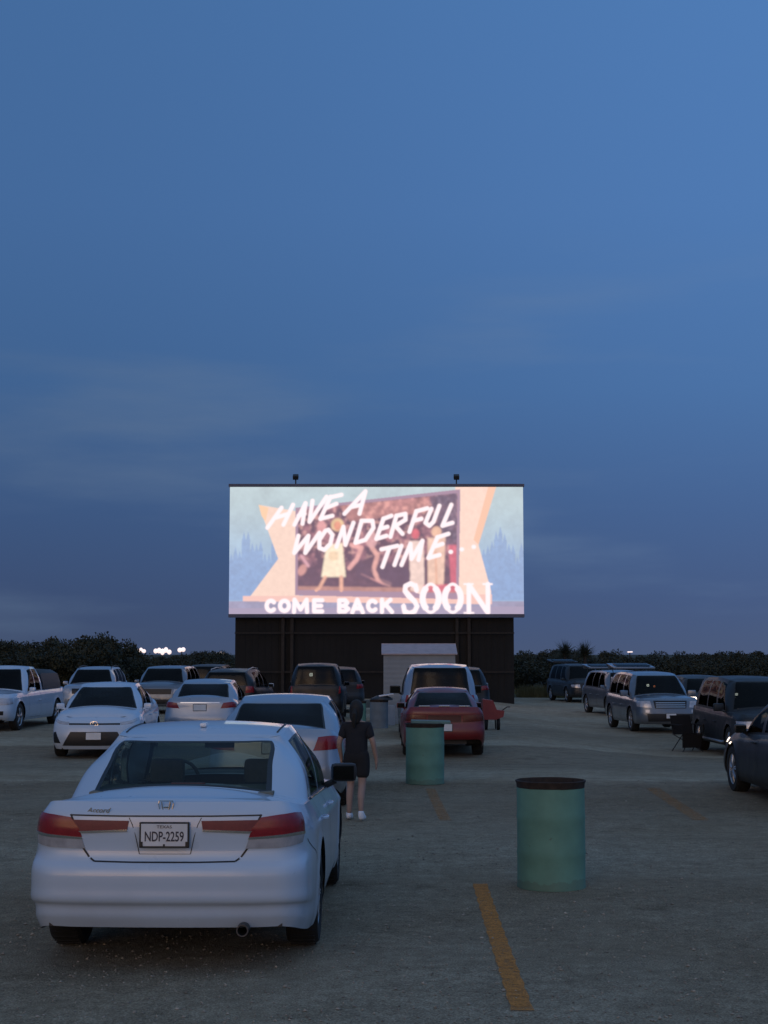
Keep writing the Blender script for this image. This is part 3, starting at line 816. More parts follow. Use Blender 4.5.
def stroke(pts, wd, c, soft=.7, al=1.):
    d = np.full((ny, nx), 1e9)
    for (x1, y1), (x2, y2) in zip(pts[:-1], pts[1:]):
        L2 = (x2-x1)**2+(y2-y1)**2+1e-9; t_ = np.clip(((gx-x1)*(x2-x1)+(gy-y1)*(y2-y1))/L2, 0, 1)
        d = np.minimum(d, np.hypot(gx-x1-t_*(x2-x1), gy-y1-t_*(y2-y1)))
    a_ = (np.clip((wd/2-d)/soft+.5, 0, 1)*al)[..., None]; img[:] = img*(1-a_)+c*a_
def ell(cx, cy, rx, ry, c, al=1., rot=0):
    u = (gx-cx)*math.cos(rot)+(gy-cy)*math.sin(rot); v = -(gx-cx)*math.sin(rot)+(gy-cy)*math.cos(rot)
    a_ = (np.clip((1-np.hypot(u/rx, v/ry))*min(rx, ry)/.8+.5, 0, 1)*al)[..., None]; img[:] = img*(1-a_)+c*a_
n1, n2, n3 = vnoise(18, 1), vnoise(7, 2), vnoise(3, 3)
img *= (.78+.3*n1+.14*n3)[..., None]
# pale blue firs either side
r_ = random.Random(3)
for side, xa, xb in ((0, 230, 282), (1, 482, 524)):
    pts = [(xa, 600)]; x = xa
    while x < xb:
        hgt = 552-r_.uniform(-6, 14)-(14 if abs(x-(250 if side == 0 else 497)) < 8 else 0)
        pts += [(x, hgt+9), (x+2, hgt), (x+4, hgt+8)]; x += 4.2
    pts += [(xb, 600)]; fill(pts, col(112, 154, 200), .7, .8+.4*n3)
peach = col(236, 208, 190)
fill([(259, 505), (300, 512), (300, 602), (247, 602), (279, 559), (263, 516)], peach*1.0, 1, .93+.14*n3)
fill([(259, 505), (269, 508), (266, 522), (262, 516)], col(240, 200, 160))
fill([(456, 487), (497, 487), (479, 545), (491, 590), (492, 606), (456, 602)], col(240, 210, 192), 1, .93+.14*n3)
fill([(489, 487), (497, 487), (479, 545), (474, 540)], col(236, 190, 160))
fill([(230, 601), (524, 601), (524, 614), (230, 614)], col(138, 140, 168), .9, .7+.6*n2)
fill([(230, 608), (524, 606), (524, 614), (230, 614)], col(150, 146, 172), .9)
fill([(244, 596), (492, 594), (492, 604), (244, 601)], col(232, 190, 178))
frame = [(296, 508), (461, 489.5), (459, 599), (296, 595)]
fill(frame, col(150, 128, 150))
ph = [(298.5, 510), (458.5, 493), (456.5, 593), (298.5, 590)]
dk = col(64, 52, 78)
fill(ph, dk)
msk = inpoly(ph)
b_ = np.clip((n2-.45)*4, 0, 1)*(gy < 585)*np.clip((560-gy)/25+.6, .15, 1); c_ = (b_*.55)[..., None]*msk[..., None]
img[:] = img*(1-c_)+col(205, 140, 150)*c_
b_ = np.clip((n3-.56)*6, 0, 1)*(gy < 560); c_ = (b_*.55)[..., None]*msk[..., None]; img[:] = img*(1-c_)+col(235, 180, 165)*c_
fill([(340, 506), (430, 497), (430, 512), (350, 522)], col(214, 150, 138), .55, .6+.8*n3)
fill([(430, 497), (458, 493), (457, 545), (446, 545)], col(70, 76, 100), .8, .5+1.2*n3)
fill([(299, 586), (456, 588), (456, 593), (299, 590)], col(225, 165, 145), .55)
skin_c = col(232, 176, 150); cream = col(252, 236, 205)
# the dancers in the inset picture, as loose shapes
ell(338, 525, 6.5, 6.5, col(232, 200, 150)); ell(338, 526, 3.6, 4.6, col(226, 150, 120))
fill([(327, 545), (343, 543), (346.5, 577), (322, 577)], cream); ell(334, 556, 5, 5, col(225, 190, 150), .6)
stroke([(326, 577), (320, 588), (317, 590)], 3.2, skin_c); stroke([(342, 577), (342, 590)], 3.6, skin_c)
ell(322, 528, 4.5, 8, col(222, 160, 160)); stroke([(352, 545), (362, 548), (357, 560), (350, 568)], 4.5, col(230, 170, 165))
ell(303, 570, 4, 6, col(220, 160, 150), .8, .5); stroke([(302, 556), (309, 566)], 3, col(210, 160, 170), .8)
stroke([(371, 545), (378, 556), (374, 570), (379, 580), (390, 584)], 4.5, col(228, 170, 160)); stroke([(362, 574), (384, 584)], 1.3, col(210, 150, 150))
ell(372, 540, 6, 8, col(225, 175, 175), .8); ell(390, 535, 5, 7, col(180, 120, 130), .8)
ell(416, 534, 4, 5, col(214, 96, 110)); fill([(409, 541), (424, 541), (425, 585), (420, 594), (411, 590)], col(238, 212, 200))
ell(437, 532, 5, 5.5, col(235, 190, 160)); fill([(428, 538), (446, 537), (444, 586), (428, 588)], col(236, 200, 178)); stroke([(436, 552), (437, 586)], 1.6, col(225, 170, 140))
fill([(449, 545), (457, 545), (457, 592), (424, 592), (424, 585), (451, 584)], col(214, 96, 118), .85)
ell(395, 575, 16, 11, col(58, 54, 84), .8); ell(365, 572, 9, 8, col(66, 56, 84), .6)
img[:] = img*.97+.012
mk_ = inpoly(ph)[..., None]
pn = .78+.5*n3[..., None]*np.array([1., .98, .95]); img[:] = np.where(mk_, img*pn*.90+col(150, 120, 140)*.02, img)
kk_ = np.array([.08, .14, .18, .2, .18, .14, .08]); pd = np.pad(img, ((3, 3), (3, 3), (0, 0)), mode='edge')
t1_ = sum(kk_[i]*pd[i:i+ny] for i in range(7)); t1_ = sum(kk_[i]*t1_[:, i:i+nx] for i in range(7)); img[:] = np.where(mk_, t1_, img)
wht = col(252, 238, 240)
def L_(pts, wd=3.5): stroke(pts, wd, wht, .9)
def brush(groups, wd):
    for g in groups: L_(g, wd)
dx = lambda g, o=0: g
brush([[(282, 508), (268, 528)], [(293.5, 505), (284, 525)], [(276, 518), (289, 514)],
       [(306, 503.5), (295, 525)], [(306, 503.5), (303, 524)], [(299, 516), (305, 514)],
       [(313, 501), (310, 522), (327, 497)], [(331, 497), (321, 519)], [(331, 497.5), (342, 495)], [(327, 508), (337, 504)], [(321, 519), (333, 516)],
       [(345, 514), (366, 491.5), (360, 514)], [(353, 507), (362, 505)]], 4.1)
brush([[(299, 536), (295, 553), (309, 536), (306, 553), (320, 533)],
       [(326, 531), (320, 540), (320, 548), (325, 550), (331, 544), (333, 535), (329, 530), (326, 531)],
       [(337, 547), (344, 527), (346, 545), (354, 523)],
       [(362, 522), (356, 543), (366, 540), (374, 528), (373, 521), (362, 521)],
       [(384, 519), (377, 539)], [(384, 519), (392, 516)], [(381, 529), (388, 527)], [(377, 539), (387, 536)],
       [(397, 516), (391, 537)], [(397, 516), (406, 514), (406, 520), (396, 526), (403, 534)],
       [(417, 511.5), (410, 532)], [(417, 511.5), (428, 508.5)], [(414, 521), (422, 519)],
       [(432, 509), (426, 523), (430, 526), (434, 522), (440, 506)], [(452, 505), (443, 526), (453, 523)]], 4.2)
brush([[(382, 549.5), (398, 546)], [(390, 548), (383, 567)], [(402, 546), (395, 565)], [(402, 565), (411, 544), (412, 559), (423, 541), (419, 560)],
       [(438, 537.5), (429, 558)], [(438, 537.5), (449, 534)], [(434, 547), (443, 544)], [(429, 558), (440, 555)],
       [(451, 552), (451.4, 552)], [(462, 549.5), (462.4, 549.5)], [(474, 547), (474.4, 547)]], 4.2)
def circ(cx, cy, rx, ry, a0=0, a1=360, k=24): return [(cx+rx*math.cos(R(a0+(a1-a0)*i/k)), cy+ry*math.sin(R(a0+(a1-a0)*i/k))) for i in range(k+1)]
brush([circ(272, 605.5, 4.2, 5, 45, 315), circ(285.5, 605.5, 4.4, 5), [(295, 611.5), (295.5, 599.5), (301.5, 609), (307.5, 599.5), (308, 611.5)],
       [(323, 600), (315, 600), (315, 611), (323, 611)], [(315, 605.5), (322, 605.5)],
       [(340, 611), (340, 600), (346, 600), (348, 602.5), (345, 605.5), (340, 605.5)], [(345, 605.5), (349, 608.5), (346, 611), (340, 611)],
       [(353, 612), (358, 599.5), (363.5, 612)], [(355, 608), (362, 608)], circ(373, 605.5, 4.3, 5, 45, 315),
       [(382.5, 599.5), (382.5, 611.5)], [(391, 599.5), (383.5, 606)], [(386, 604), (392.5, 611.5)]], 4.3)
for cx in (431, 453): brush([circ(cx, 598, 7.6, 14.0)], 3.0); brush([circ(cx, 598, 8, 12, 130, 230), circ(cx, 598, 8, 12, -50, 50)], 6.2)
brush([[(417, 590), (416, 586), (411, 583.5), (406, 586), (405.5, 591), (409, 596), (415, 601), (417.5, 606), (415, 611), (410, 613), (405, 611), (404, 606)]], 4.8)
brush([[(407, 592), (415, 601)]], 4.6); brush([[(417, 584), (417, 592)], [(404.3, 604), (404.3, 613)]], 1.8)
brush([[(469, 585), (469, 612)], [(488, 584), (488, 612)]], 4.6); brush([[(470, 586), (487, 611)]], 5.0)
brush([[(464.5, 584), (473, 584)], [(464.5, 612.5), (473.5, 612.5)], [(483.5, 584), (492, 584)]], 1.8)
# slight softness of a projected picture
k1 = np.array([.12, .22, .32, .22, .12]); pad = np.pad(img, ((2, 2), (2, 2), (0, 0)), mode='edge')
tmp = sum(k1[i]*pad[i:i+ny] for i in range(5)); img = sum(k1[i]*tmp[:, i:i+nx] for i in range(5))
# projector veil: lifts blacks towards mauve
img = img*.92+col(190, 150, 160)*.24
gv = np.stack([sp_(X0+(X1-X0)*i/(nx-1), Y0).x*np.ones(ny) for i in range(nx)], 1)
A, Bp = sp_(X0, Y0), sp_(X1, Y1)
xv = np.linspace(A.x, Bp.x, nx); zv = np.linspace(A.z, Bp.z, ny)
XX, ZZ = np.meshgrid(xv, zv)
verts = np.stack([XX, np.full_like(XX, SY), ZZ], -1).reshape(-1, 3)
ii, jj = np.meshgrid(np.arange(ny-1), np.arange(nx-1), indexing='ij'); q0 = (ii*nx+jj).ravel()
fcs = np.stack([q0, q0+nx, q0+nx+1, q0+1], 1)
me = bpy.data.meshes.new('screen_surface'); me.from_pydata([], [], [])
me.vertices.add(len(verts)); me.vertices.foreach_set('co', verts.ravel()); me.loops.add(fcs.size); me.loops.foreach_set('vertex_index', fcs.ravel())
me.polygons.add(len(fcs)); me.polygons.foreach_set('loop_start', np.arange(len(fcs))*4); me.polygons.foreach_set('loop_total', np.full(len(fcs), 4)); me.update(calc_edges=True)
ca = me.color_attributes.new('picture', 'FLOAT_COLOR', 'POINT'); ca.data.foreach_set('color', np.concatenate([img, np.ones((ny, nx, 1))], -1).astype(np.float32).ravel())
m_, n_, o_ = nt('projected_picture'); at_ = n_.nodes.new('ShaderNodeAttribute'); at_.attribute_name = 'picture'
em = n_.nodes.new('ShaderNodeEmission'); n_.links.new(at_.outputs[0], em.inputs[0]); em.inputs[1].default_value = 1.12; n_.links.new(em.outputs[0], o_.inputs[0])
me.materials.append(m_); child(link(bpy.data.objects.new('screen_surface', me)))
wallm = mat('dark_screen_wall', (.009, .008, .0075), .9, vary=.25, nscale=1)
frm = mat('screen_frame_paint', (.10, .10, .14), .7); steel = mat('rusty_steel', (.022, .016, .012), .8, vary=.3)
cz = lambda py: sp_(0, py).z
cx_ = lambda px: sp_(px, 600).x
xm = (A.x+Bp.x)/2; W_ = Bp.x-A.x
m = MB(); m.box((xm, SY+.16, (A.z+Bp.z)/2), (W_, .30, A.z-Bp.z)); child(m.build('screen_back', wallm))
m = MB(); m.box((xm, SY+.1, A.z+.07), (W_+.1, .5, .12)); m.box((xm, SY+.1, Bp.z-.08), (W_+.02, .5, .15)); child(m.build('screen_frame', frm))
xl, xr = cx_(235), cx_(514)
m = MB(); zt = Bp.z-.16
m.box(((xl+xr)/2, SY+.35, (zt-.6)/2), (xr-xl, .2, zt+.6))
k = int((xr-xl)/.3)
for i in range(k): m.box((xl+.15+.3*i, SY+.24, (zt-.6)/2), (.06, .03, zt+.55))
child(m.build('support_wall', wallm))
for px in (283, 292, 457, 469):
    m = MB(); x = cx_(px); m.box((x, SY+.12, (zt-.6)/2), (.14, .16, zt+.6)); child(m.build('steel_post', steel))
for py in (633, 672):
    m = MB(); m.box(((xl+xr)/2, SY+.0, cz(py)), (xr-xl, .06, .06)); child(m.build('crossbar', steel))
for px in (295, 457):
    x = cx_(px); z = A.z+.13; m = MB(); m.tube([(x, SY+.1, z), (x, SY+.1, z+.22)], .03); m.box((x, SY+.02, z+.34), (.26, .3, .2), Matrix.Rotation(R(25), 3, 'X'), .03); child(m.build('floodlight', blackp))

# ------------------------------------------------------------------ ticket shed and clutter by it
sm_, sn, so_ = nt('shed_siding'); b = pr(sn, Roughness=.6)
wv = sn.nodes.new('ShaderNodeTexWave'); wv.bands_direction = 'Z'; wv.inputs['Scale'].default_value = 2.2; cc = sn.nodes.new('ShaderNodeTexCoord'); sn.links.new(cc.outputs['Object'], wv.inputs[0])
t = noise(sn, 3); r1 = ramp(sn, t.outputs['Fac'], [(.3, (.19, .215, .235)), (.7, (.24, .265, .28))]); sn.links.new(r1.outputs[0], b.inputs['Base Color']); bump(sn, wv.outputs['Fac'], .35, .01, b); sn.links.new(b.outputs[0], so_.inputs[0])
shx0, shx1 = (383.5-384)/F*45.4, (455-384)/F*45.4; sd_ = 2.2; yy = 45.4
sh = empty('shed', ((shx0+shx1)/2, yy, g1(0, yy))); tag(sh, 'small pale metal shed with light sloping roof in front of the screen wall', 'shed')
wd = shx1-shx0
m = MB(); hh = 2.02
m.poly([(-wd/2, 0, -.05), (wd/2, 0, -.05), (wd/2, 0, hh), (-wd/2, 0, hh)], (0, 1, 0), .05)
m.poly([(-wd/2, .05, -.05), (-wd/2, sd_, -.05), (-wd/2, sd_, hh+.0), (-wd/2, sd_/2, hh+.28), (-wd/2, .05, hh)], (1, 0, 0), .05)
m.poly([(wd/2-.05, .05, -.05), (wd/2-.05, sd_, -.05), (wd/2-.05, sd_, hh+.0), (wd/2-.05, sd_/2, hh+.28), (wd/2-.05, .05, hh)], (1, 0, 0), .05)
m.poly([(-wd/2+.05, sd_-.05, -.05), (wd/2-.05, sd_-.05, -.05), (wd/2-.05, sd_-.05, hh), (-wd/2+.05, sd_-.05, hh)], (0, 1, 0), .05)
m.build('wall', sm_, sh)
m = MB()
for s_ in (-1, 1):
    rot = Matrix.Rotation(R(-14.3*s_), 3, 'X'); m.box((0, sd_/2+s_*(sd_/4+.02), hh+.16), (wd+.12, sd_/2+.14, .035), rot)
m.build('roof', mat('shed_roof', (.42, .34, .34), .6), sh)
def thing_box(name, c, d, mt, label, cat, bev=.02, extra=None):
    m = MB(); m.box(c, d, None, bev)
    if extra: extra(m)
    o = m.build(name, mt); tag(o, label, cat); return o
palewhite = mat('pale_board', (.30, .31, .33), .7); conc = mat('concrete_grey', (.13, .135, .12), .9); cabm = mat('cabinet_green_grey', (.10, .125, .125), .7)
yb = 44.6; x = (391.5-384)/F*yb; zz = g1(x, yb)
thing_box('post', (x, yb, zz+.28), (.19, .10, .58), palewhite, 'short whitish post standing at the left front corner of the shed', 'post')
yb = 60.; x = (362-384)/F*yb
thing_box('concrete_block', (x, yb, .05), (.85, .4, .36), conc, 'low grey concrete block on the ground left of the shed', 'concrete block')
yb = 62.; x = (357-384)/F*yb
thing_box('electric_cabinet', (x, yb, .35), (.34, .3, .95), cabm, 'narrow grey green cabinet standing behind the low concrete block', 'cabinet', extra=lambda m: m.box((x, yb, .86), (.4, .38, .05)))
yb = 43.2; x = (379-384)/F*yb
bt = barrel(x, yb, 'pale blue grey drum with a dark lid beside the shed', body=mat('drum_pale_blue', (.13, .17, .20), .7), s_=.86)
bt['category'] = 'trash barrel'
m = MB(); z = g1(x, yb)+.80; m.lathe([(.005, .10), (.16, .09), (.3, .02), (.31, -.02), (.28, -.03)], 24, 'z', (x+.08, yb, z)); o = m.build('lid', blackp, None, True); tag(o, 'dark domed lid resting on the pale blue grey drum', 'lid')
m = MB(); m.box((x+.2, yb-.02, z+.11), (.42, .34, .04), Matrix.Rotation(R(-8), 3, 'Y'), .015); o = m.build('tray', mat('tray_white', (.6, .63, .68), .4)); tag(o, 'white tray tilted on the dark lid of the pale drum', 'tray')
yb = 45.5; x = (359-384)/F*yb
barrel(x, yb, 'dark teal drum behind the walking person, left of the pale drum', s_=.72)
# red garden cart right of the red car
yb = 42.6; x = (491-384)/F*yb; zz = g1(x, yb)
cart = empty('utility_cart', (x, yb, zz)); tag(cart, 'small red wheeled cart standing right of the red car', 'cart')
redm = mat('cart_red', (.26, .03, .03), .5)
m = MB(); m.poly([(-.26, -.25, .28), (.10, -.25, .28), (.30, -.25, .36), (.33, -.25, .52), (.12, -.25, .55), (.02, -.25, .80), (-.26, -.25, .84)], (0, 1, 0), .5); m.build('tub', redm, cart)
for s_ in (-1, 1):
    m = MB(); m.lathe([(.02, -.03), (.16, -.04), (.17, 0), (.16, .04), (.02, .03)], 20, 'x', (.28*s_*.6, -.1, .16)); m.build('wheel', rubber, cart, True)
    m = MB(); m.tube([(.1*s_, .15, .3), (.12*s_, .2, .01)], .018); m.build('leg', steel, cart)
m = MB(); m.tube([(.25, 0, .5), (.42, 0, .62), (.5, 0, .62)], .014); m.build('handle', steel, cart)

# ------------------------------------------------------------------ trees
leafm, ln, lo = nt('scrub_leaves'); b = pr(ln, Roughness=.7); t = noise(ln, 1.6, 3); t2 = noise(ln, 9, 2)
mm_ = mixc(ln, .4, t.outputs['Fac'], t2.outputs['Fac']); r1 = ramp(ln, mm_, [(.36, (.014, .016, .007)), (.6, (.034, .037, .014))]); ln.links.new(r1.outputs[0], b.inputs['Base Color']); ln.links.new(b.outputs[0], lo.inputs[0])
bark = mat('bark', (.05, .04, .03), .95, vary=.3)
TP = []
def tree_proto(seed):
    g = np.random.default_rng(seed); rr = random.Random(seed)
    nl = 16; cen = np.stack([g.uniform(-1.6, 1.6, nl), g.uniform(-1.2, 1.2, nl), g.uniform(.25, .78, nl)], 1)
    cen[:, 2] *= (1-.18*np.abs(cen[:, 0]))
    rad = g.uniform(.13, .24, nl); N = 5200; k = g.integers(0, nl, N); d = g.normal(size=(N, 3)); d /= np.linalg.norm(d, axis=1)[:, None]
    rr_ = g.uniform(.45, 1.12, N)**.6
    p = cen[k]+d*(rad[k]*rr_)[:, None]*np.array([3.0, 3.0, 1.0])
    p[:, 2] = np.maximum(p[:, 2], .02); p[:, 2] /= np.percentile(p[:, 2], 99.3)
    s_ = g.uniform(.02, .045, N); a1 = g.normal(size=(N, 3)); a1 /= np.linalg.norm(a1, axis=1)[:, None]; a2 = np.cross(a1, g.normal(size=(N, 3))); a2 /= np.linalg.norm(a2, axis=1)[:, None]
    sc_ = np.array([2.2, 2.2, 1.])
    V = np.stack([p-a1*s_[:, None]*sc_, p+a1*s_[:, None]*sc_, p+a2*s_[:, None]*1.3*sc_, ], 1).reshape(-1, 3)
    me = bpy.data.meshes.new('crown'); me.from_pydata(V.tolist(), [], [[3*i, 3*i+1, 3*i+2] for i in range(N)]); me.materials.append(leafm)
    m = MB()
    for q in range(4):
        x0 = rr.uniform(-.15, .15); c_ = cen[rr.randrange(nl)]
        m.tube([(x0, 0, -.03), (x0+(c_[0]-x0)*.3, c_[1]*.3, .2), (x0+(c_[0]-x0)*.75, c_[1]*.75, c_[2]*.75), tuple(c_)], [.055, .045, .028, .012], 6)
    o = m.build('trunk', bark); tm = o.data; bpy.data.objects.remove(o)
    return me, tm
TP = [tree_proto(s_) for s_ in (11, 12, 13, 14, 15, 16)]
rt = random.Random(21)
def tree(px, ytop, Y, label, group, wide=1.):
    x = (px-384)/F*Y; h = at(px, ytop, Y).z-g1(x, Y)
    me, tm = TP[rt.randrange(len(TP))]
    o = empty('mesquite_tree', (x, Y, g1(x, Y)), rt.uniform(-.5, .5)+(math.pi if rt.random() < .5 else 0)); tag(o, label, 'tree', group)
    s_ = (rt.uniform(.95, 1.3)*wide, rt.uniform(.9, 1.2), h*(.925 if px < 240 else 1.0))
    for d_, nm in ((me, 'crown'), (tm, 'trunk')):
        c_ = link(bpy.data.objects.new(nm, d_), o); c_.scale = s_
prof = [(-400, 640), (-60, 637), (0, 637), (30, 641), (60, 637), (92, 633), (115, 636), (124, 643), (131, 652), (150, 656), (190, 654), (200, 650), (214, 649), (228, 652), (300, 655), (514, 652), (545, 650), (600, 652), (622, 657), (640, 657), (652, 652), (690, 655), (712, 655), (730, 652), (745, 650), (768, 655), (900, 652), (1200, 650)]
pf = lambda x: float(np.interp(x, [a_ for a_, _ in prof], [b_ for _, b_ in prof]))
LG = 'dark scrubby tree in the dense grove left of the screen'; RG = 'dark low bushy tree in the treeline right of the screen'; BG = 'low dark scrub tree in front of the distant lights'
for row, (Y, dy_, st) in enumerate([(96, 0, 26), (110, 1.5, 24), (84, 7, 34)]):
    x = -330+row*9
    while x < 128:
        tree(x+rt.uniform(-4, 4), pf(x)+dy_+rt.uniform(-1, 2.5), Y+rt.uniform(-4, 4), LG, 'trees left of the screen'); x += st if x > -40 else st*2
for Y, dy_, st in [(150, 0, 14), (125, 3, 17), (100, 9, 24)]:
    x = 128
    while x < 236:
        tree(x, pf(x)+dy_+rt.uniform(-.6, 1.2), Y+rt.uniform(-5, 5), BG, 'low scrub before the distant lights', .8); x += st
for row, (Y, dy_, st) in enumerate([(130, 0, 19), (112, 3.5, 22), (96, 8, 27)]):
    x = 505+row*6
    while x < 1150:
        tree(x+rt.uniform(-3, 3), pf(x)+dy_+rt.uniform(-1.2, 1.6), Y+rt.uniform(-4, 4), RG, 'trees right of the screen', .9); x += st if x < 800 else st*2.4
# spiky yuccas
for px, lab in ((564, 'left of two spiky yucca tops rising above the treeline'), (584, 'right of two spiky yucca tops rising above the treeline')):
    Y = 93.; x = (px-384)/F*Y; zt = at(px, 651, Y).z
    o = empty('yucca', (x, Y, g1(x, Y))); tag(o, lab, 'yucca'); zz = zt-g1(x, Y)
    m = MB(); m.tube([(0, 0, -.1), (.05, 0, zz*.5), (0, 0, zz)], [.14, .12, .10], 8); m.build('trunk', bark, o)
    V, Fc = [], []
    for q in range(260):
        a_ = rt.uniform(0, 6.28); e_ = rt.uniform(-.5, 1.5); l_ = rt.uniform(.5, .95); d_ = Vector((math.cos(a_)*math.cos(e_), math.sin(a_)*math.cos(e_), math.sin(e_))); s_ = d_.orthogonal().normalized()*.03
        b0 = Vector((0, 0, zz-rt.uniform(0, .35))); k = len(V); V += [b0-s_, b0+s_, b0+d_*l_]; Fc.append([k, k+1, k+2])
    mesh_obj('crown', V, Fc, leafm, o, False)
# dry weeds at the edge of the lot
g = np.random.default_rng(5); N = 14000; X = g.uniform(-45, 45, N); Y = 82.3+g.uniform(0, 1, N)**1.6*16; Hh = g.uniform(.15, .55, N)
X[:1200] = g.uniform(7.2, 9.6, 1200); Y[:1200] = g.uniform(82, 84, 1200); Hh[:1200] = g.uniform(.3, .75, 1200)
Z = gh(X, Y); a_ = g.uniform(-.2, .2, (N, 2)); V = np.stack([np.stack([X-.015, Y, Z], 1), np.stack([X+.015, Y, Z], 1), np.stack([X+a_[:, 0], Y+a_[:, 1], Z+Hh], 1)], 1).reshape(-1, 3)
o = mesh_obj('weeds', V.tolist(), [[3*i, 3*i+1, 3*i+2] for i in range(N)], mat('dry_weeds', (.12, .105, .04), .9, vary=.5, nscale=.3), None, False); tag(o, 'dry yellowish weeds growing along the far edge of the lot', 'weeds', kind='stuff')
# distant floodlights
flood = mat('floodlight_glow', (.9, .85, .8), .4, emis=(1, .80, .76), estr=1.0)
def dlight(px, py, Y, wpx, hpx, label, k):
    p_ = at(px, py, Y); o = empty('floodlight_mast', (p_.x, Y, 0)); tag(o, label, 'floodlight', 'lit floodlights beyond the trees')
    m = MB(); m.tube([(0, .2, -.2), (0, .2, p_.z)], .09, 6); m.build('mast', steel, o)
    m = MB(); w_ = wpx/F*Y; h_ = hpx/F*Y
    for i in range(k):
        t_ = bmesh.new(); bmesh.ops.create_icosphere(t_, subdivisions=2, radius=1); fx = (i+.5)/k-.5
        bmesh.ops.transform(t_, matrix=Matrix.Translation((fx*w_, 0, p_.z+math.sin(i*2.7)*h_*.16)) @ Matrix.Diagonal((w_/k*.66, .3, h_/2*(1-.6*abs(fx)), 1)), verts=t_.verts); m.add(t_)
    m.build('lamp', flood, o, True)
    m = MB(); m.box((0, .45, p_.z), (w_*.9, .2, h_*.5)); m.build('lamp_housing', blackp, o)
dlight(141, 650.5, 260, 9, 5, 'small floodlight glowing left of the row of distant lights', 3)
dlight(162.5, 651, 260, 17, 6.5, 'widest and middle one of the glowing distant floodlights', 5)
dlight(181.5, 650, 260, 7, 5.5, 'rightmost of the three glowing lights beyond the left trees', 2)
dlight(221, 653, 260, 8, 2, 'faint thin light close to the left edge of the screen wall', 3)
dlight(630, 652, 260, 5, 1.6, 'tiny single light glowing above the right treeline', 2)
# ------------------------------------------------------------------ near white sedan
acc = S(SED, L=4.93, W=1.84, H=1.476, wb=2.80, ro=1.13, wr=.335, rtf=.86, corner=.9, bf=.88, br=1.0,
fr=[0, .10, .22, .25, .40, .60, .72, .80, .86, 1], si=[.04, .015, .006, .004, 0, 0, .003, .006, .026, .08],
    rz=[.285, .355, .425, .445, .53, .66, .70, .90, .985, 1.06], ri=[.075, .040, .030, .006, 0, .010, .046, .050, .062, .115],
    fz=[.20, .26, .32, .34, .42, .54, .62, .68, .73, .78], fi=[.09, .05, .03, .02, 0, .03, .07, .12, .19, .32],
    hoodz=1.0, deckz=1.105, yw0=1.25, ywc=1.0, yt0=.48, ytc=.36,
    side_b=[.45, .0, -.45, -1.05], side_t=[.02, -.12, -.45, -.80], rs=(-1.50, -.88), rc=(-1.70, -.93), r0=(-1.90, -.84), rqb=.755, mk=1., mz=.03, mx=.035, rw=.63, zr=[1.40, 1.44, 1.43, 1.385],
    backgls=gl_mid, gls=gl_mid, exhaust=(.50, .285), shelf=True, mirror=blackp, rim='seven', yback=-.95,
    doors=[(1.0, -.04), (-.08, -1.10)], hz=.82)
d = build_car(acc, white, 'near white sedan seen from behind with red tail lights and chrome emblem', 'car', None, (-1.335, 9.78+2.46), R(1.0), gls=gl_mid, name='parked_car', fine=True)
tub, root_, two, centre, nn = d['tub'], d['root'], d['two'], d['centre'], d['n']; yR = d['yR']
two('tail_light', [('rear', .53, .846), ('side', yR+.29, .856), ('side', yR+.33, .972), ('rear', .60, .965)], redlens, off=.007, n=18, m=8, bulge=.002)
two('reverse_light', [('rear', .505, .772), ('side', yR+.26, .79), ('side', yR+.285, .848), ('rear', .527, .838)], clearlens, off=.007, n=18, m=6, bulge=.001)
two('boot_light', [('rear', .235, .893), ('rear', .550, .882), ('rear', .592, .950), ('rear', .225, .945)], redbar, off=.006, n=10, m=4, bulge=.001)
two('lamp_strip', [('rear', .522, .838), ('side', yR+.285, .848), ('side', yR+.29, .857), ('rear', .53, .848)], chrome, off=.011, n=18, m=2)
two('chrome_strip', [('rear', .24, .878), ('rear', .53, .866), ('rear', .545, .880), ('rear', .235, .893)], chrome, off=.010, n=10, m=2)
for sd in (1, -1):
  bl = [strip(tub, [tub.find('rear', a_, z_) for a_, z_ in pts], w_, sd) for pts, w_ in (
      (((.603, .985), (.525, .79), (.475, .715), (.44, .695), (.2, .69), (0.004, .69)), .012),
      (((.225, .965), (.165, .745)), .005), (((.165, .745), (.004, .745)), .003), (((.0, .975), (.3, .975), (.60, .978)), .010))]  # strips around the plate are painted shade for its recess, not gaps
  mesh_obj('boot_gap_and_recess_shade', *merged(bl), blackp, root_, False)
# seam from the rear corner along the bumper to the wheel arch
mesh_obj('bumper_gap', *merged([strip(tub, [tub.find('side', yR+.36, .80), tub.find('side', yR+.60, .70), tub.find('side', yR+.74, .62)], .007, sd) for sd in (1, -1)]), blackp, root_, False)
po, yy_ = d['plate']('rear', .862)
mt = Matrix.Translation((0, yy_-.001, .862-.012)) @ Matrix.Rotation(R(90), 4, 'X')
text_obj('plate_number', 'NDP-2259', .085, ink, po, mt, width=.245, bold=.0012)
text_obj('plate_state', 'TEXAS', .026, ink, po, Matrix.Translation((0, yy_-.001, .862+.050)) @ Matrix.Rotation(R(90), 4, 'X'), width=.095)
for x_ in (-.145, .145):
    m = MB(); m.box((x_, yy_-.002, .862-.055), (.022, .004, .028)); m.build('plate_bolt', blackp, po)
m = MB(); m.box((0, yy_-.002, .862-.062), (.012, .003, .012)); m.build('plate_bolt', blackp, po)
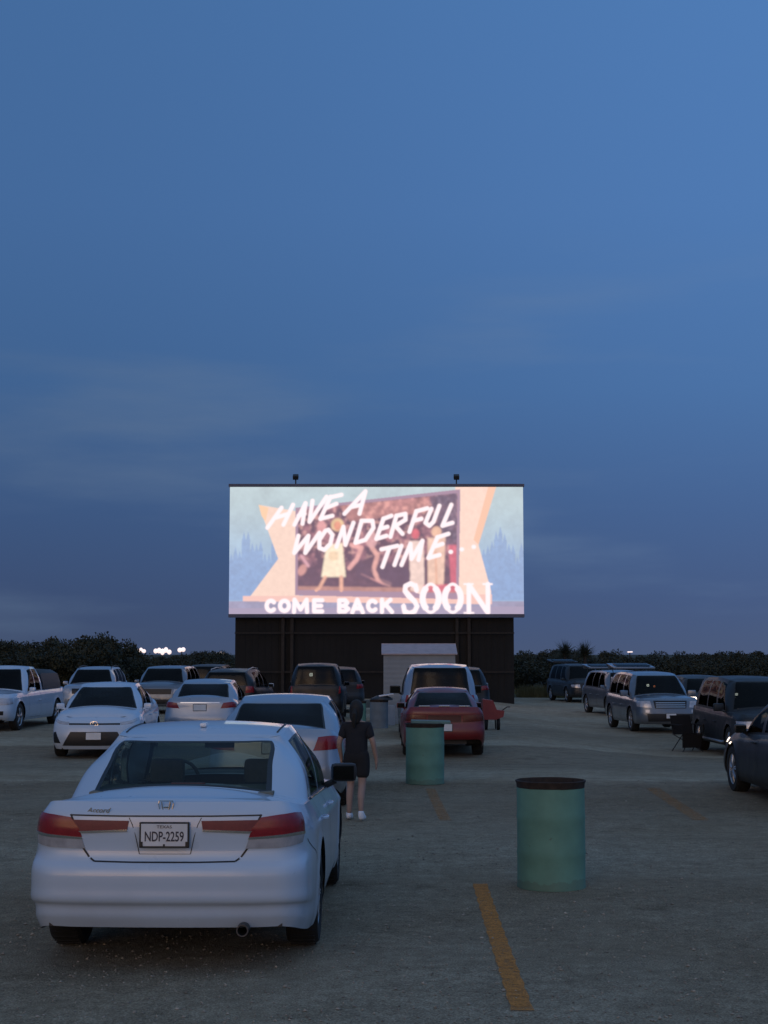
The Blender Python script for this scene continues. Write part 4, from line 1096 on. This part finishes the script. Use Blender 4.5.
# emblem
pe = tub.pt(nn-1., tub.find('rear', 0, 1.035)[1]); ye = pe[1]-.012
emb = []
def bar(m, x0, z0, x1, z1, r_=.0055): m.tube([(x0, ye, z0), (x1, ye, z1)], r_, 6)
m = MB(); z0 = 1.032
pts = [(-.043, .036), (.043, .036), (.047, .02), (.036, -.034), (.02, -.038), (-.02, -.038), (-.036, -.034), (-.047, .02), (-.043, .036)]
for (a_, b_), (c_, d_) in zip(pts[:-1], pts[1:]): bar(m, a_, z0+b_, c_, z0+d_, .0045)
for s_ in (1, -1):
    bar(m, s_*.026, z0+.030, s_*.016, z0-.032, .0065)
bar(m, -.02, z0-.002, .02, z0-.002, .006); m.build('emblem', chrome, root_, True)
p_ = tub.pt(*tub.find('rear', .43, 1.01)); text_obj('badge_script', 'Accord', .042, chrome, root_, Matrix.Translation((-.43, p_[1]-.008, 1.008)) @ Matrix.Rotation(R(-6), 4, 'Z') @ Matrix.Rotation(R(90), 4, 'X'), .002, width=.16, bold=.001, shear=.4)
zf = float(d['roof'].z(-.62, 0)); m = MB()
m.box((0, -.62, zf+.012), (.05, .11, .03), None, .012); m.build('roof_antenna', mat('antenna_white', (.8, .82, .85), .3), root_, True)
# dark roof ditch strips
T = d['roof']
for sd in (1, -1):
    m = MB(); q = [(sd*float(T.x(y_))*.93, float(y_), float(T.z(y_, .93))+.0015) for y_ in np.linspace(T.ey[0]+.2, T.ey[-1]-.3, 16)]
    m.tube(q, .007, 6); m.build('roof_moulding', blackp, root_)
m = MB(); m.box((0, -1.42, 1.09), (.24, .05, .03), None, .01); m.build('brake_light', redlens, root_)
# chrome line under the side glass
for sd in (1, -1):
    q = tub.grid(np.linspace(tub.find('side', .85, .9)[0], tub.find('side', -1.02, .98)[0], 24), [float(d['nv'])])[:, 0]
    m = MB(); m.tube([(sd*(v[0]-.004), v[1], v[2]+.004) for v in q], .007, 6); m.build('window_moulding', chrome, root_)

# ------------------------------------------------------------------ the other vehicles
TL = lambda x0, z0, x1, z1, ys=.32: ('tail_light', [('rear', x0, z0), ('side', -99, z0), ('side', -99, z1), ('rear', x1, z1)])
def tail(sp, x0, x1, z0, z1, y_=.34, mt=None, nm='tail_light'):
    yr = -sp['L']/2; return (nm, [('rear', x0, z0), ('side', yr+y_, z0+.02), ('side', yr+y_, z1), ('rear', x1, z1)], mt or redlens, dict(off=.006, n=10, m=4, bulge=.004))
def head(sp, x0, x1, z0, z1, y_=.42, mt=None, nm='headlight'):
    yf = sp['L']/2; return (nm, [('front', x0, z0), ('side', yf-y_, z0+.03), ('side', yf-y_-.06, z1), ('front', x1, z1)], mt or clearlens, dict(off=.006, n=10, m=4, bulge=.004))
def G(nm, z0, z1, h0, h1, mt, end='front', **k): return (nm, z0, z1, h0, h1, end, mt, dict(off=.005, n=8, m=4, **k))
# silver sedan just ahead
s1 = S(SED, L=4.7, W=1.79, H=1.44, wr=.32); s1['lamps'] = [tail(s1, .50, .56, .78, .95)]; s1['mids'] = [G('chrome_strip', .93, .945, .3, .3, chrome, 'rear')]; s1['plate_r'] = .82
x_ = (285-384)/F*20.5
build_car(s1, silver, 'silver sedan parked directly ahead of the near white sedan', 'car', 'cars parked on the lot', (-1.36, 19.7+2.35), R(1), name='parked_car')
# maroon sedan
s2 = S(SED, L=4.45, W=1.66, H=1.37, wb=2.6, wr=.32, rw=.55, zr=[1.29, 1.33, 1.33, 1.28], corner=.7, hoodz=.95, deckz=1.02, br=.95, rz=[.36, .42, .56, .68, .80, .92, 1.0], ri=[.05, .01, .0, .03, .035, .04, .09], rqb=.84, rc=(-1.50, -.95), r0=(-1.66, -.92), rs=(-1.3, -.88), rim='five')
s2['lamps'] = [tail(s2, .36, .36, .70, .84, .30, mat('dark_red_lens', (.10, .02, .015), .2))]
s2['mids'] = [G('garnish', .70, .84, .33, .33, mat('garnish_dark_red', (.05, .006, .006), .35), 'rear')]; s2['plate_r'] = .6
c2_ = build_car(s2, maroon, 'maroon sedan with raised rear end parked behind the far teal drum', 'car', 'cars parked on the lot', ((443-384)/F*31.5, 30.9+2.22), R(0), name='parked_car')
for x_ in (-.40, 0, .40):
    p_ = c2_['deck'].p(-2.10, abs(x_)/.75); m = MB(); m.box((x_, p_[1], p_[2]+.012), (.22, .05, .02), None, .006); m.build('boot_trim', chrome, c2_['root'])
# big pale SUV behind it
s3 = S(SUV, L=4.9, W=1.94, H=1.84, rw=.70, zr=[1.74, 1.80, 1.80, 1.75], mk=1.35, mirror=blackp); s3['lamps'] = [tail(s3, .74, .76, .9, 1.2, .12)]; s3['plate_r'] = .8
build_car(s3, silver, 'tall pale blue silver utility vehicle with big black mirrors behind the maroon sedan', 'suv', 'cars parked on the lot', ((438-384)/F*38.5, 37.2+2.45), R(0))
# dark SUV right of it
s4 = S(SUV, L=4.6, W=1.85, H=1.66, rw=.64, zr=[1.57, 1.62, 1.62, 1.57], mirror=white, deckz=1.0, br=1.0, hoodz=1.02, bf=.95); s4['lamps'] = [tail(s4, .6, .62, .9, 1.05)]
s4['fz'] = [.26, .34, .5, .62, .72, .82, .9]
build_car(s4, black, 'black sport utility vehicle with a pale mirror, nearest the red cart', 'suv', 'cars parked on the lot', (2.48, 49.3+2.3), R(0))
# two dark vehicles left of the shed
s5 = S(SUV, L=4.5, W=1.72, H=1.76, corner=.5, rw=.62); s5['lamps'] = [tail(s5, .7, .72, .85, 1.1, .12)]
c5 = build_car(s5, black, 'dark boxy sport utility vehicle beneath the left steel posts of the screen', 'suv', 'cars parked on the lot', ((316.5-384)/F*48, 47.5+2.3), R(0))
m = MB(); m.box((-.17, -1.55, 1.42), (.10, .03, .10), None, .02); m.build('glare_emitter', glare_white, c5['root'])  # added glowing block for the glint in the rear window
s6 = S(SUV, L=4.4, W=1.8, H=1.62, rw=.62, zr=[1.53, 1.58, 1.58, 1.53], deckz=1.0, br=1.0, bf=.95, hoodz=1.02); s6['fz'] = [.26, .34, .5, .62, .72, .82, .9]; s6['lamps'] = [tail(s6, .6, .62, .85, 1.0)]
build_car(s6, darkp, 'dark hatchback half hidden on the right of the dark boxy one', 'car', 'cars parked on the lot', ((337-384)/F*55, 54+2.2), R(-3))
# left side
cor = S(SED, L=4.65, W=1.775, H=1.46, wb=2.7, ro=1.0, wr=.32, zr=[1.385, 1.425, 1.425, 1.37], rw=.58, yw0=1.42, ywc=1.05, hoodz=1.0, bf=.90,
        fz=[.18, .28, .42, .56, .66, .74, .80], fi=[.07, .02, 0, .02, .06, .14, .28])
cor['lamps'] = [('headlight', [('front', .52, .66), ('side', 2.325-.50, .74), ('side', 2.325-.62, .80), ('front', .50, .71)], clearlens, dict(off=.006, n=12, m=4, bulge=.004)),
                ('fog_lamp', [('front', .66, .30), ('front', .80, .30), ('front', .82, .50), ('front', .76, .52)], trimb, dict(off=.004, n=6, m=4))]
cor['mids'] = [G('lower_grille', .25, .52, .62, .46, blackp), G('upper_grille', .655, .685, .5, .5, trimb)]
cor['plate_f'] = .44
c = build_car(cor, white, 'white compact sedan facing the camera with wide black lower grille', 'car', 'cars parked on the lot', (-5.82, 30.6+2.32), R(177.5), name='parked_car')
m = MB(); p_ = c['tub'].pt(0., c['tub'].find('front', 0, .68)[1])
for rx, rz_ in ((.075, .05), (.028, .046)): m.tube([(rx*math.cos(q*math.pi/10), p_[1]+.02, .675+rz_*math.sin(q*math.pi/10)) for q in range(21)], .006, 5)
m.build('emblem', chrome, c['root'], True)
pk = S(SUV, wagon=False, L=5.6, W=1.86, H=1.75, wb=3.55, ro=1.12, wr=.37, corner=.8, yw0=1.35, ywc=1.12, yt0=.78, ytc=.66, side_b=[.66, .30, .02, -.28], side_t=[.42, .22, .0, -.26],
       rs=(-.45, -.38), rc=(-.53, -.48), r0=(-.57, -.52), rw=.64, zr=[1.66, 1.70, 1.70, 1.67], wins=[(3.12, 4.93), (5.07, 6.9)], doors=[(1.08, -.05)], br=1.05, bf=1.0, deckz=1.07, hoodz=1.10, yback=-.25)
pk['fz'] = [.30, .38, .52, .66, .80, .90, .97]
pk['lamps'] = [head(pk, .60, .60, .70, .88, .30), ('fog_lamp', [('front', .60, .44), ('front', .72, .44), ('front', .72, .54), ('front', .60, .54)], trimb, dict(off=.006, n=4, m=4)), tail(pk, .76, .78, .7, 1.0, .1)]
pk['mids'] = [G('grille', .66, .88, .5, .5, trimb)]
c = build_car(pk, white, 'white pickup truck with dark camper shell at the left edge', 'pickup truck', 'cars parked on the lot', (-10.65, 41.2+2.8), R(184), name='pickup_truck')
m = MB(); xb_, yb0, yb1 = .78, -.72, -2.6
V = []
prof_ = [(-xb_, 1.06), (-xb_+.02, 1.25), (-xb_+.10, 1.50), (-xb_+.25, 1.60), (0, 1.62), (xb_-.25, 1.58), (xb_-.10, 1.50), (xb_-.02, 1.25), (xb_, 1.06)]
ysn = [yb0, yb0-.08, yb1+.35, yb1+.08, yb1]; kz = [.9, 1., 1., .93, .55]
for y_, k_ in zip(ysn, kz): V += [(x2*(1 if k_ > .6 else .96), y_, 1.06+(z2-1.06)*k_) for x2, z2 in prof_]
kk = len(prof_); Fc = [[i*kk+j, i*kk+j+1, (i+1)*kk+j+1, (i+1)*kk+j] for i in range(len(ysn)-1) for j in range(kk-1)]+[list(range(kk)), list(range((len(ysn)-1)*kk, len(ysn)*kk))]
fix(mesh_obj('camper_shell', V, Fc, mat('camper_shell_dark', (.02, .022, .026), .55), c['root']))
def suvf(sp, grill=trimb, lampm=None):
    sp['lamps'] = [head(sp, .58, .60, .70, .86, .36, lampm)]; sp['mids'] = [G('grille', .68, .86, .50, .52, grill), G('lower_grille', .36, .50, .60, .62, blackp)]; return sp
s7 = suvf(S(SUV, L=4.6, W=1.85, H=1.62, rw=.64, zr=[1.53, 1.58, 1.58, 1.53], hoodz=1.05, bf=.96, br=1.02, deckz=1.04, rails=blackp)); s7['fz'] = [.26, .34, .5, .62, .74, .84, .92]
build_car(s7, silver, 'silver wagon with roof rails between the white pickup and the white compact sedan', 'car', 'cars parked on the lot', ((88-384)/F*54.2, 53.8+2.3), R(178))
s8 = suvf(S(SUV, L=4.4, W=1.83, H=1.66, corner=.5, rw=.68, zr=[1.57, 1.61, 1.61, 1.58]))
build_car(s8, silver2, 'boxy grey silver sport utility vehicle between the white compact and the silver sedan', 'suv', 'cars parked on the lot', ((163-384)/F*53.6, 53+2.3), R(183))
s9 = S(SED, L=4.6, W=1.77, H=1.45, rs=(-1.45, -.98), r0=(-1.80, -.98), rc=(-1.6, -1.06)); s9['lamps'] = [tail(s9, .48, .54, .80, .93, .34)]; s9['mids'] = [G('chrome_strip', .925, .94, .46, .46, chrome, 'rear')]; s9['plate_r'] = .82
build_car(s9, silver, 'silver sedan seen from behind with thin wide red tail lights, left of the screen', 'car', 'cars parked on the lot', (-4.28, 36.0+2.3), R(0))
s10 = S(SUV, L=4.6, W=1.9, H=1.66, rw=.66, zr=[1.57, 1.62, 1.62, 1.58]); s10['lamps'] = [tail(s10, .7, .72, .85, 1.1, .12)]
build_car(s10, darkp, 'dark vehicle farthest back behind the silver sedan near the left screen edge', 'suv', 'cars parked on the lot', ((207-384)/F*60, 60+2.3), R(0))
s11 = S(SUV, L=4.6, W=1.85, H=1.6, rw=.64, zr=[1.51, 1.56, 1.56, 1.5], hoodz=1.02, bf=.95, br=1.0, deckz=1.0, rails=alloy, mirror=white); s11['fz'] = [.26, .34, .5, .62, .72, .82, .9]; s11['lamps'] = [tail(s11, .6, .62, .85, 1.05, .2)]
build_car(s11, darkp, 'dark crossover with silver roof rails between the silver sedan and the screen wall', 'suv', 'cars parked on the lot', ((233-384)/F*48, 47.6+2.3), R(4))
# right side
def liftgate(c, sp, mt, z_=None, tilt=6):
    y0 = sp['rs'][1]-.12; z0 = sp['zr'][3]+.06 if z_ is None else z_
    m = MB(); rot = Matrix.Rotation(R(-tilt), 3, 'X'); m.box((0, y0-.55, z0+.12), (1.36, 1.15, .07), rot, .03); m.box((0, y0-1.15, z0+.10), (1.2, .14, .16), rot, .04)
    o = m.build('liftgate', mt, c['root'], True)
    m = MB(); m.box((0, y0-.42, z0+.165), (1.12, .62, .02), rot, .006); m.build('liftgate_window', gl_dark, o)
    for sd in (1, -1):
        m = MB(); m.tube([(sd*.60, y0-.1, z0-.45), (sd*.60, y0-.6, z0+.08)], .012, 6); m.build('gas_strut', blackp, o)
pil = suvf(S(SUV, L=4.77, W=1.95, H=1.78, wb=2.7, rails=None, mk=1.2), trimb)
pil['mids'] = [G('grille', .72, .94, .46, .50, trimb), G('lower_grille', .34, .56, .66, .7, blackp)]
pil['lamps'] = [head(pil, .56, .60, .74, .93, .34), ('fog_lamp', [('front', .62, .60), ('front', .74, .60), ('front', .74, .68), ('front', .62, .68)], clearlens, dict(off=.006, n=4, m=4)), ('tail_light', [('rear', .78, 1.0), ('side', -2.385+.2, 1.0), ('side', -2.385+.26, 1.5), ('rear', .8, 1.5)], clearlens, dict(off=.01, n=4, m=4))][:2]
pil['plate_f'] = .50; pil['noback'] = True
c = build_car(pil, silver2, 'silver sport utility vehicle with chrome slatted grille and raised liftgate on the right', 'suv', 'cars parked with raised liftgates', (8.25, 45.6+2.38), R(175.5))
for z_ in (.76, .82, .88): 
    p_ = c['tub'].pt(0., c['tub'].find('front', 0, z_)[1]); m = MB(); m.tube([(x2, p_[1]+.012-abs(x2)**2*.10, z_) for x2 in np.linspace(-.44, .44, 9)], .012, 6); m.build('grille_slat', chrome, c['root'])
liftgate(c, pil, silver2, 1.80)
m = MB(); m.box((.22, .55, 1.36), (.075, .03, .075), None, .03); m.build('glare_emitter', glare_white, c['root']); m = MB(); m.box((.02, .55, 1.33), (.06, .03, .05), None, .02); m.build('orange_glare_emitter', glare_orange, c['root'])  # added white and orange glowing blocks for reflections in the windscreen
for sd in (1, -1):
    m = MB(); m.box((sd*.70, -2.19, 1.37), (.10, .12, .42), Matrix.Rotation(R(-12), 3, 'X'), .03); m.build('tail_light', clearlens, c['root'], True)
van = suvf(S(SUV, L=5.0, W=1.94, H=1.74, wb=3.0, ro=1.0, yw0=1.55, ywc=1.25, yt0=.80, ytc=.70, zr=[1.66, 1.70, 1.70, 1.66])); van['noback'] = True
c = build_car(van, silver2, 'silver minivan with raised liftgate behind the silver slatted grille one', 'minivan', 'cars parked with raised liftgates', (9.35, 59.+2.5), R(172))
liftgate(c, van, silver2, 1.74)
s12 = suvf(S(SUV, L=4.9, W=1.95, H=1.85, zr=[1.76, 1.81, 1.81, 1.76])); s12['noback'] = True
c = build_car(s12, darkp, 'dark sport utility vehicle with raised liftgate farthest back in the right row', 'suv', 'cars parked with raised liftgates', (9.6, 74.5+2.4), R(170))
liftgate(c, s12, darkp, 1.84)
s13 = suvf(S(SUV, L=4.6, W=1.86, H=1.66, rw=.66, zr=[1.57, 1.62, 1.62, 1.58])); s13['lamps'] = [('headlight', [('front', .60, .84), ('side', 2.3-.30, .86), ('side', 2.3-.36, .99), ('front', .62, .98)], lamp_on, dict(off=.008, n=6, m=4))]
build_car(s13, darkp, 'dark blue grey car with lit headlight between the silver one and the black one', 'car', 'cars parked on the lot', (10.55, 49.5+2.3), R(178))
s14 = suvf(S(SUV, L=4.9, W=1.95, H=1.84, wb=2.9, zr=[1.74, 1.80, 1.80, 1.76], mk=1.2, rim='six'))
c = build_car(s14, black, 'black sport utility vehicle facing the camera at the right edge', 'suv', 'cars parked on the lot', (8.78, 34.5+2.45), R(178))
m = MB(); m.box((.55, .62, 1.42), (.075, .03, .05), None, .02); m.build('glare_emitter', glare_white, c['root'])  # added glowing block for the windscreen glare
for sd in (1, -1):
    m = MB(); m.tube([(sd*.93, 1.0, .36), (sd*.98, .9, .34), (sd*.98, -.9, .34), (sd*.93, -1.0, .36)], .028, 8); m.build('side_step', alloy, c['root'], True)
s15 = S(SED, L=4.8, W=1.82, H=1.46, wr=.335, rim='seven', bf=.86)
s15['lamps'] = [('headlight', [('front', .62, .64), ('side', 2.4-.55, .70), ('side', 2.4-.66, .77), ('front', .60, .70)], lamp_on, dict(off=.008, n=10, m=4)), tail(s15, .5, .55, .8, .95)]
build_car(s15, black, 'black sedan cut off by the right edge of the photo, nearest on that side', 'car', 'cars parked on the lot', (6.08, 21.4), R(-1), mirror=None) if False else build_car(s15, black, 'black sedan cut off by the right edge of the photo, nearest on that side', 'car', 'cars parked on the lot', (6.0, 21.3), R(-1))

# folding chair beside the black SUV
cx2, cy2 = (684-384)/F*38.0, 37.9; zz = g1(cx2, cy2)
ch = empty('camp_chair', (cx2, cy2, zz), R(200)); tag(ch, 'dark folding camp chair beside the black sport utility vehicle', 'chair')
cloth = mat('chair_cloth_dark', (.006, .006, .007), .95)
m = MB(); m.poly([(-.27, .22, .44), (.27, .22, .44), (.25, -.22, .40), (-.25, -.22, .40)], (0, 0, 1), .02); m.build('seat', cloth, ch)
m = MB(); m.poly([(-.28, -.22, .42), (.28, -.22, .42), (.28, -.36, .86), (-.28, -.36, .86)], (0, 1, .2), .02); m.build('backrest', cloth, ch)
m = MB(); m.poly([(-.26, .20, .10), (.26, .20, .10), (.27, .22, .43), (-.27, .22, .43)], (0, -1, 0), .015); m.build('hanging_cloth', cloth, ch)
for a_, b_ in (((-.28, .24, .01), (.28, -.24, .42)), ((.28, .24, .01), (-.28, -.24, .42)), ((-.28, -.26, .01), (-.27, .24, .44)), ((.28, -.26, .01), (.27, .24, .44))):
    m = MB(); m.tube([a_, b_], .012, 6); m.build('leg', blackp, ch)
for sd in (1, -1):
    m = MB(); m.tube([(sd*.28, .26, .42), (sd*.3, .25, .64)], .012, 6); m.box((sd*.3, -.02, .65), (.07, .56, .02)); m.build('armrest', cloth, ch)

# ------------------------------------------------------------------ the walking person
def skinned(chains, mname, mt, parent, levels=2):
    """chains: list of (points, radii) joined at shared coordinates"""
    idx = {}; V = []; Rd = []; E = []
    for pts, rs in chains:
        prev = None
        for p_, r_ in zip(pts, rs):
            k = tuple(round(c_, 4) for c_ in p_)
            if k not in idx: idx[k] = len(V); V.append(p_); Rd.append(r_)
            if prev is not None: E.append((prev, idx[k]))
            prev = idx[k]
    me = bpy.data.meshes.new(mname); me.from_pydata(V, E, []); o = bpy.data.objects.new(mname, me); C.objects.link(o)
    sk = o.modifiers.new('s', 'SKIN'); sk.use_smooth_shade = True; sk.use_x_symmetry = False
    for i, v in enumerate(me.skin_vertices[0].data):
        r_ = Rd[i]; v.radius = r_ if isinstance(r_, tuple) else (r_, r_)
    me.skin_vertices[0].data[0].use_root = True
    ss = o.modifiers.new('u', 'SUBSURF'); ss.levels = levels; ss.render_levels = levels
    bpy.context.view_layer.update()
    r2 = bpy.data.meshes.new_from_object(o.evaluated_get(bpy.context.evaluated_depsgraph_get())); bpy.data.objects.remove(o)
    r2.name = mname; r2.materials.clear(); r2.materials.append(mt)
    r2.polygons.foreach_set('use_smooth', [True]*len(r2.polygons))
    return r2
k = .845
def q_(x, y, z): return (x*k, y*k, z*k)
skm = mat('skin', (.32, .21, .165), .6, vary=.06); shirtm = mat('shirt_navy', (.010, .011, .016), .9); shortm = mat('shorts_black', (.010, .010, .012), .9)
px_, py_ = -.335, 18.95
per = empty('person', (px_, py_, g1(px_, py_)), R(170)); tag(per, 'person in dark T-shirt and dark shorts walking with white shoes beside the silver sedan', 'person')
pel = q_(0, 0, .92)
arms = []; hands = []
body = [([pel, q_(0, .0, 1.08), q_(0, -.01, 1.24), q_(0, 0, 1.37), q_(0, -.005, 1.44), q_(0, -.02, 1.52), q_(0, -.02, 1.61)], [(.115, .09), (.10, .08), (.125, .085), (.06, .055), (.045, .045), (.068, .082), (.06, .07)])]
sh_y = q_(0, -.01, 1.24)
for sd, el, wrp in ((1, (.25, .05, 1.10), (.235, -.06, .88)), (-1, (-.25, .03, 1.10), (-.285, -.04, .86))):
    s_ = (sd*.165, 0, 1.345)
    body.append(([q_(0, 0, 1.37), q_(*s_), q_(*el), q_(*wrp)], [(.06, .055), .05, .036, .024]))
    w0 = Vector(wrp); body.append(([q_(*wrp), q_(w0.x, w0.y-.01, w0.z-.05), q_(w0.x, w0.y-.015, w0.z-.085)], [.024, (.032, .018), (.034, .016)]))
legs = ((1, (.10, -.09, .50), (.10, .03, .10), (.115, -.14, .035)), (-1, (-.09, .03, .50), (-.10, .17, .13), (-.11, .03, .04)))
for sd, kn, an, to in legs:
    body.append(([pel, q_(sd*.09, 0, .86), q_(*kn), q_(kn[0], (kn[1]+an[1])/2+.02, (kn[2]+an[2])/2+.03), q_(*an), q_(*to)], [(.115, .09), .078, .05, .048, .03, .026]))
bmz = skinned(body, 'body', skm, per)
bb = bmesh.new(); bb.from_mesh(bmz)
def join(me_): bb.from_mesh(me_); bpy.data.meshes.remove(me_)
for sd, wrp in ((1, (.235, -.06, .88)), (-1, (-.285, -.04, .86))):
    w0 = Vector(wrp)
    for i, (dx_, l_) in enumerate(((-.026, .062), (-.009, .072), (.009, .068), (.026, .052))):
        b0 = Vector((w0.x, w0.y-.015+dx_, w0.z-.075)); join(skinned([([q_(*b0), q_(b0.x, b0.y, b0.z-l_*.5), q_(b0.x-sd*.012, b0.y-.004, b0.z-l_)], [.0095, .009, .0075])], 'f', skm, per, 1))
    b0 = Vector((w0.x-sd*.01, w0.y-.04, w0.z-.03)); join(skinned([([q_(*b0), q_(b0.x-sd*.008, b0.y-.03, b0.z-.03), q_(b0.x-sd*.01, b0.y-.035, b0.z-.058)], [.012, .010, .008])], 'f', skm, per, 1))
m = MB()
hz = 1.555*k; hy = -.02*k-.075
t_ = bmesh.new(); bmesh.ops.create_icosphere(t_, subdivisions=2, radius=1); bmesh.ops.transform(t_, matrix=Matrix.Translation((0, hy-.012, hz-.012)) @ Matrix.Diagonal((.012, .016, .022, 1)), verts=t_.verts); m.add(t_)
for sd in (1, -1):
    t_ = bmesh.new(); bmesh.ops.create_icosphere(t_, subdivisions=2, radius=1); bmesh.ops.transform(t_, matrix=Matrix.Translation((sd*.068, -.015, hz-.005)) @ Matrix.Diagonal((.010, .018, .028, 1)), verts=t_.verts); m.add(t_)
me_ = bpy.data.meshes.new('t'); m.b.to_mesh(me_); m.b.free(); join(me_)
bb.to_mesh(bmz); bb.free(); bmz.polygons.foreach_set('use_smooth', [True]*len(bmz.polygons)); link(bpy.data.objects.new('body', bmz), per)
eyem = mat('eye_dark', (.02, .015, .012), .3); lipm = mat('lips', (.25, .10, .09), .6); hairm = mat('hair_dark_brown', (.010, .008, .007), .7)
for sd in (1, -1):
    m = MB(); t_ = bmesh.new(); bmesh.ops.create_icosphere(t_, subdivisions=2, radius=1); bmesh.ops.transform(t_, matrix=Matrix.Translation((sd*.027, hy+.010, hz+.012)) @ Matrix.Diagonal((.013, .010, .007, 1)), verts=t_.verts); m.add(t_); m.build('eye', eyem, per, True)
m = MB(); t_ = bmesh.new(); bmesh.ops.create_icosphere(t_, subdivisions=2, radius=1); bmesh.ops.transform(t_, matrix=Matrix.Translation((0, hy+.008, hz-.048)) @ Matrix.Diagonal((.022, .010, .006, 1)), verts=t_.verts); m.add(t_); m.build('mouth', lipm, per, True)
m = MB(); t_ = bmesh.new(); bmesh.ops.create_icosphere(t_, subdivisions=4, radius=1)
for v in t_.verts:
    c_ = v.co.copy()
    if c_.y < -.45 and c_.z < .62: v.co = c_*.78
    v.co.x *= .086; v.co.y *= .100; v.co.z *= .115
    if v.co.z < -.02 and c_.y > -.2: v.co.z -= .11*(c_.y+.2)
    v.co += Vector((0, .006, hz+.025)); v.co += Vector((random.uniform(-1, 1), random.uniform(-1, 1), 0))*.0015
m.add(t_); m.tube([(0, .10, hz+.03), (0, .135, hz-.03), (.01, .125, hz-.13), (.005, .11, hz-.20)], [.022, .032, .028, .010], 8); m.build('hair', hairm, per, True)
shirt = [([q_(0, 0, .80), q_(0, 0, 1.08), q_(0, -.01, 1.24), q_(0, 0, 1.36), q_(0, 0, 1.40)], [(.165, .125), (.145, .115), (.155, .11), (.085, .075), (.06, .058)])]
for sd in (1, -1): shirt.append(([q_(0, 0, 1.36), q_(sd*.165, 0, 1.345), q_(sd*.22, .03, 1.15)], [(.085, .075), .062, .058]))
me_ = skinned(shirt, 'tshirt', shirtm, per); to = link(bpy.data.objects.new('tshirt', me_), per)
m = MB()
for x_, z_, w_ in ((-.04, 1.27, .03), (-.06, 1.20, .05), (.05, 1.19, .04), (.01, 1.21, .02)): m.box((x_*k, -.122, z_*k), (w_, .004, .016))
m.build('shirt_print', mat('print_grey', (.18, .19, .22), .8), to)
sho = [([pel, q_(0, 0, 1.06)], [(.15, .12), (.14, .115)])]
for sd, kn, an, to_ in legs: sho.append(([pel, q_(sd*.095, 0, .86), q_(sd*.095+(kn[0]-sd*.095)*.8, kn[1]*.8, .86+(.5-.86)*.78)], [(.15, .12), .105, .088]))
link(bpy.data.objects.new('shorts', skinned(sho, 'shorts', shortm, per)), per)
shoem = mat('shoe_white', (.72, .75, .80), .5)
for sd, kn, an, to_ in legs:
    a_ = Vector(an); t2_ = Vector(to_); me_ = skinned([([q_(a_.x, a_.y+.045, t2_.z+.015), q_(a_.x, a_.y-.01, t2_.z+.02), q_(t2_.x, (a_.y+t2_.y)/2-.02, t2_.z+.012), q_(t2_.x, t2_.y-.02, t2_.z+.006)], [(.036, .038), (.042, .044), (.045, .034), (.036, .026)]), ([q_(a_.x, a_.y-.01, t2_.z+.02), q_(a_.x, a_.y, a_.z+.03)], [(.042, .044), .038])], 'shoe', shoem, per)
    link(bpy.data.objects.new('shoe', me_), per)
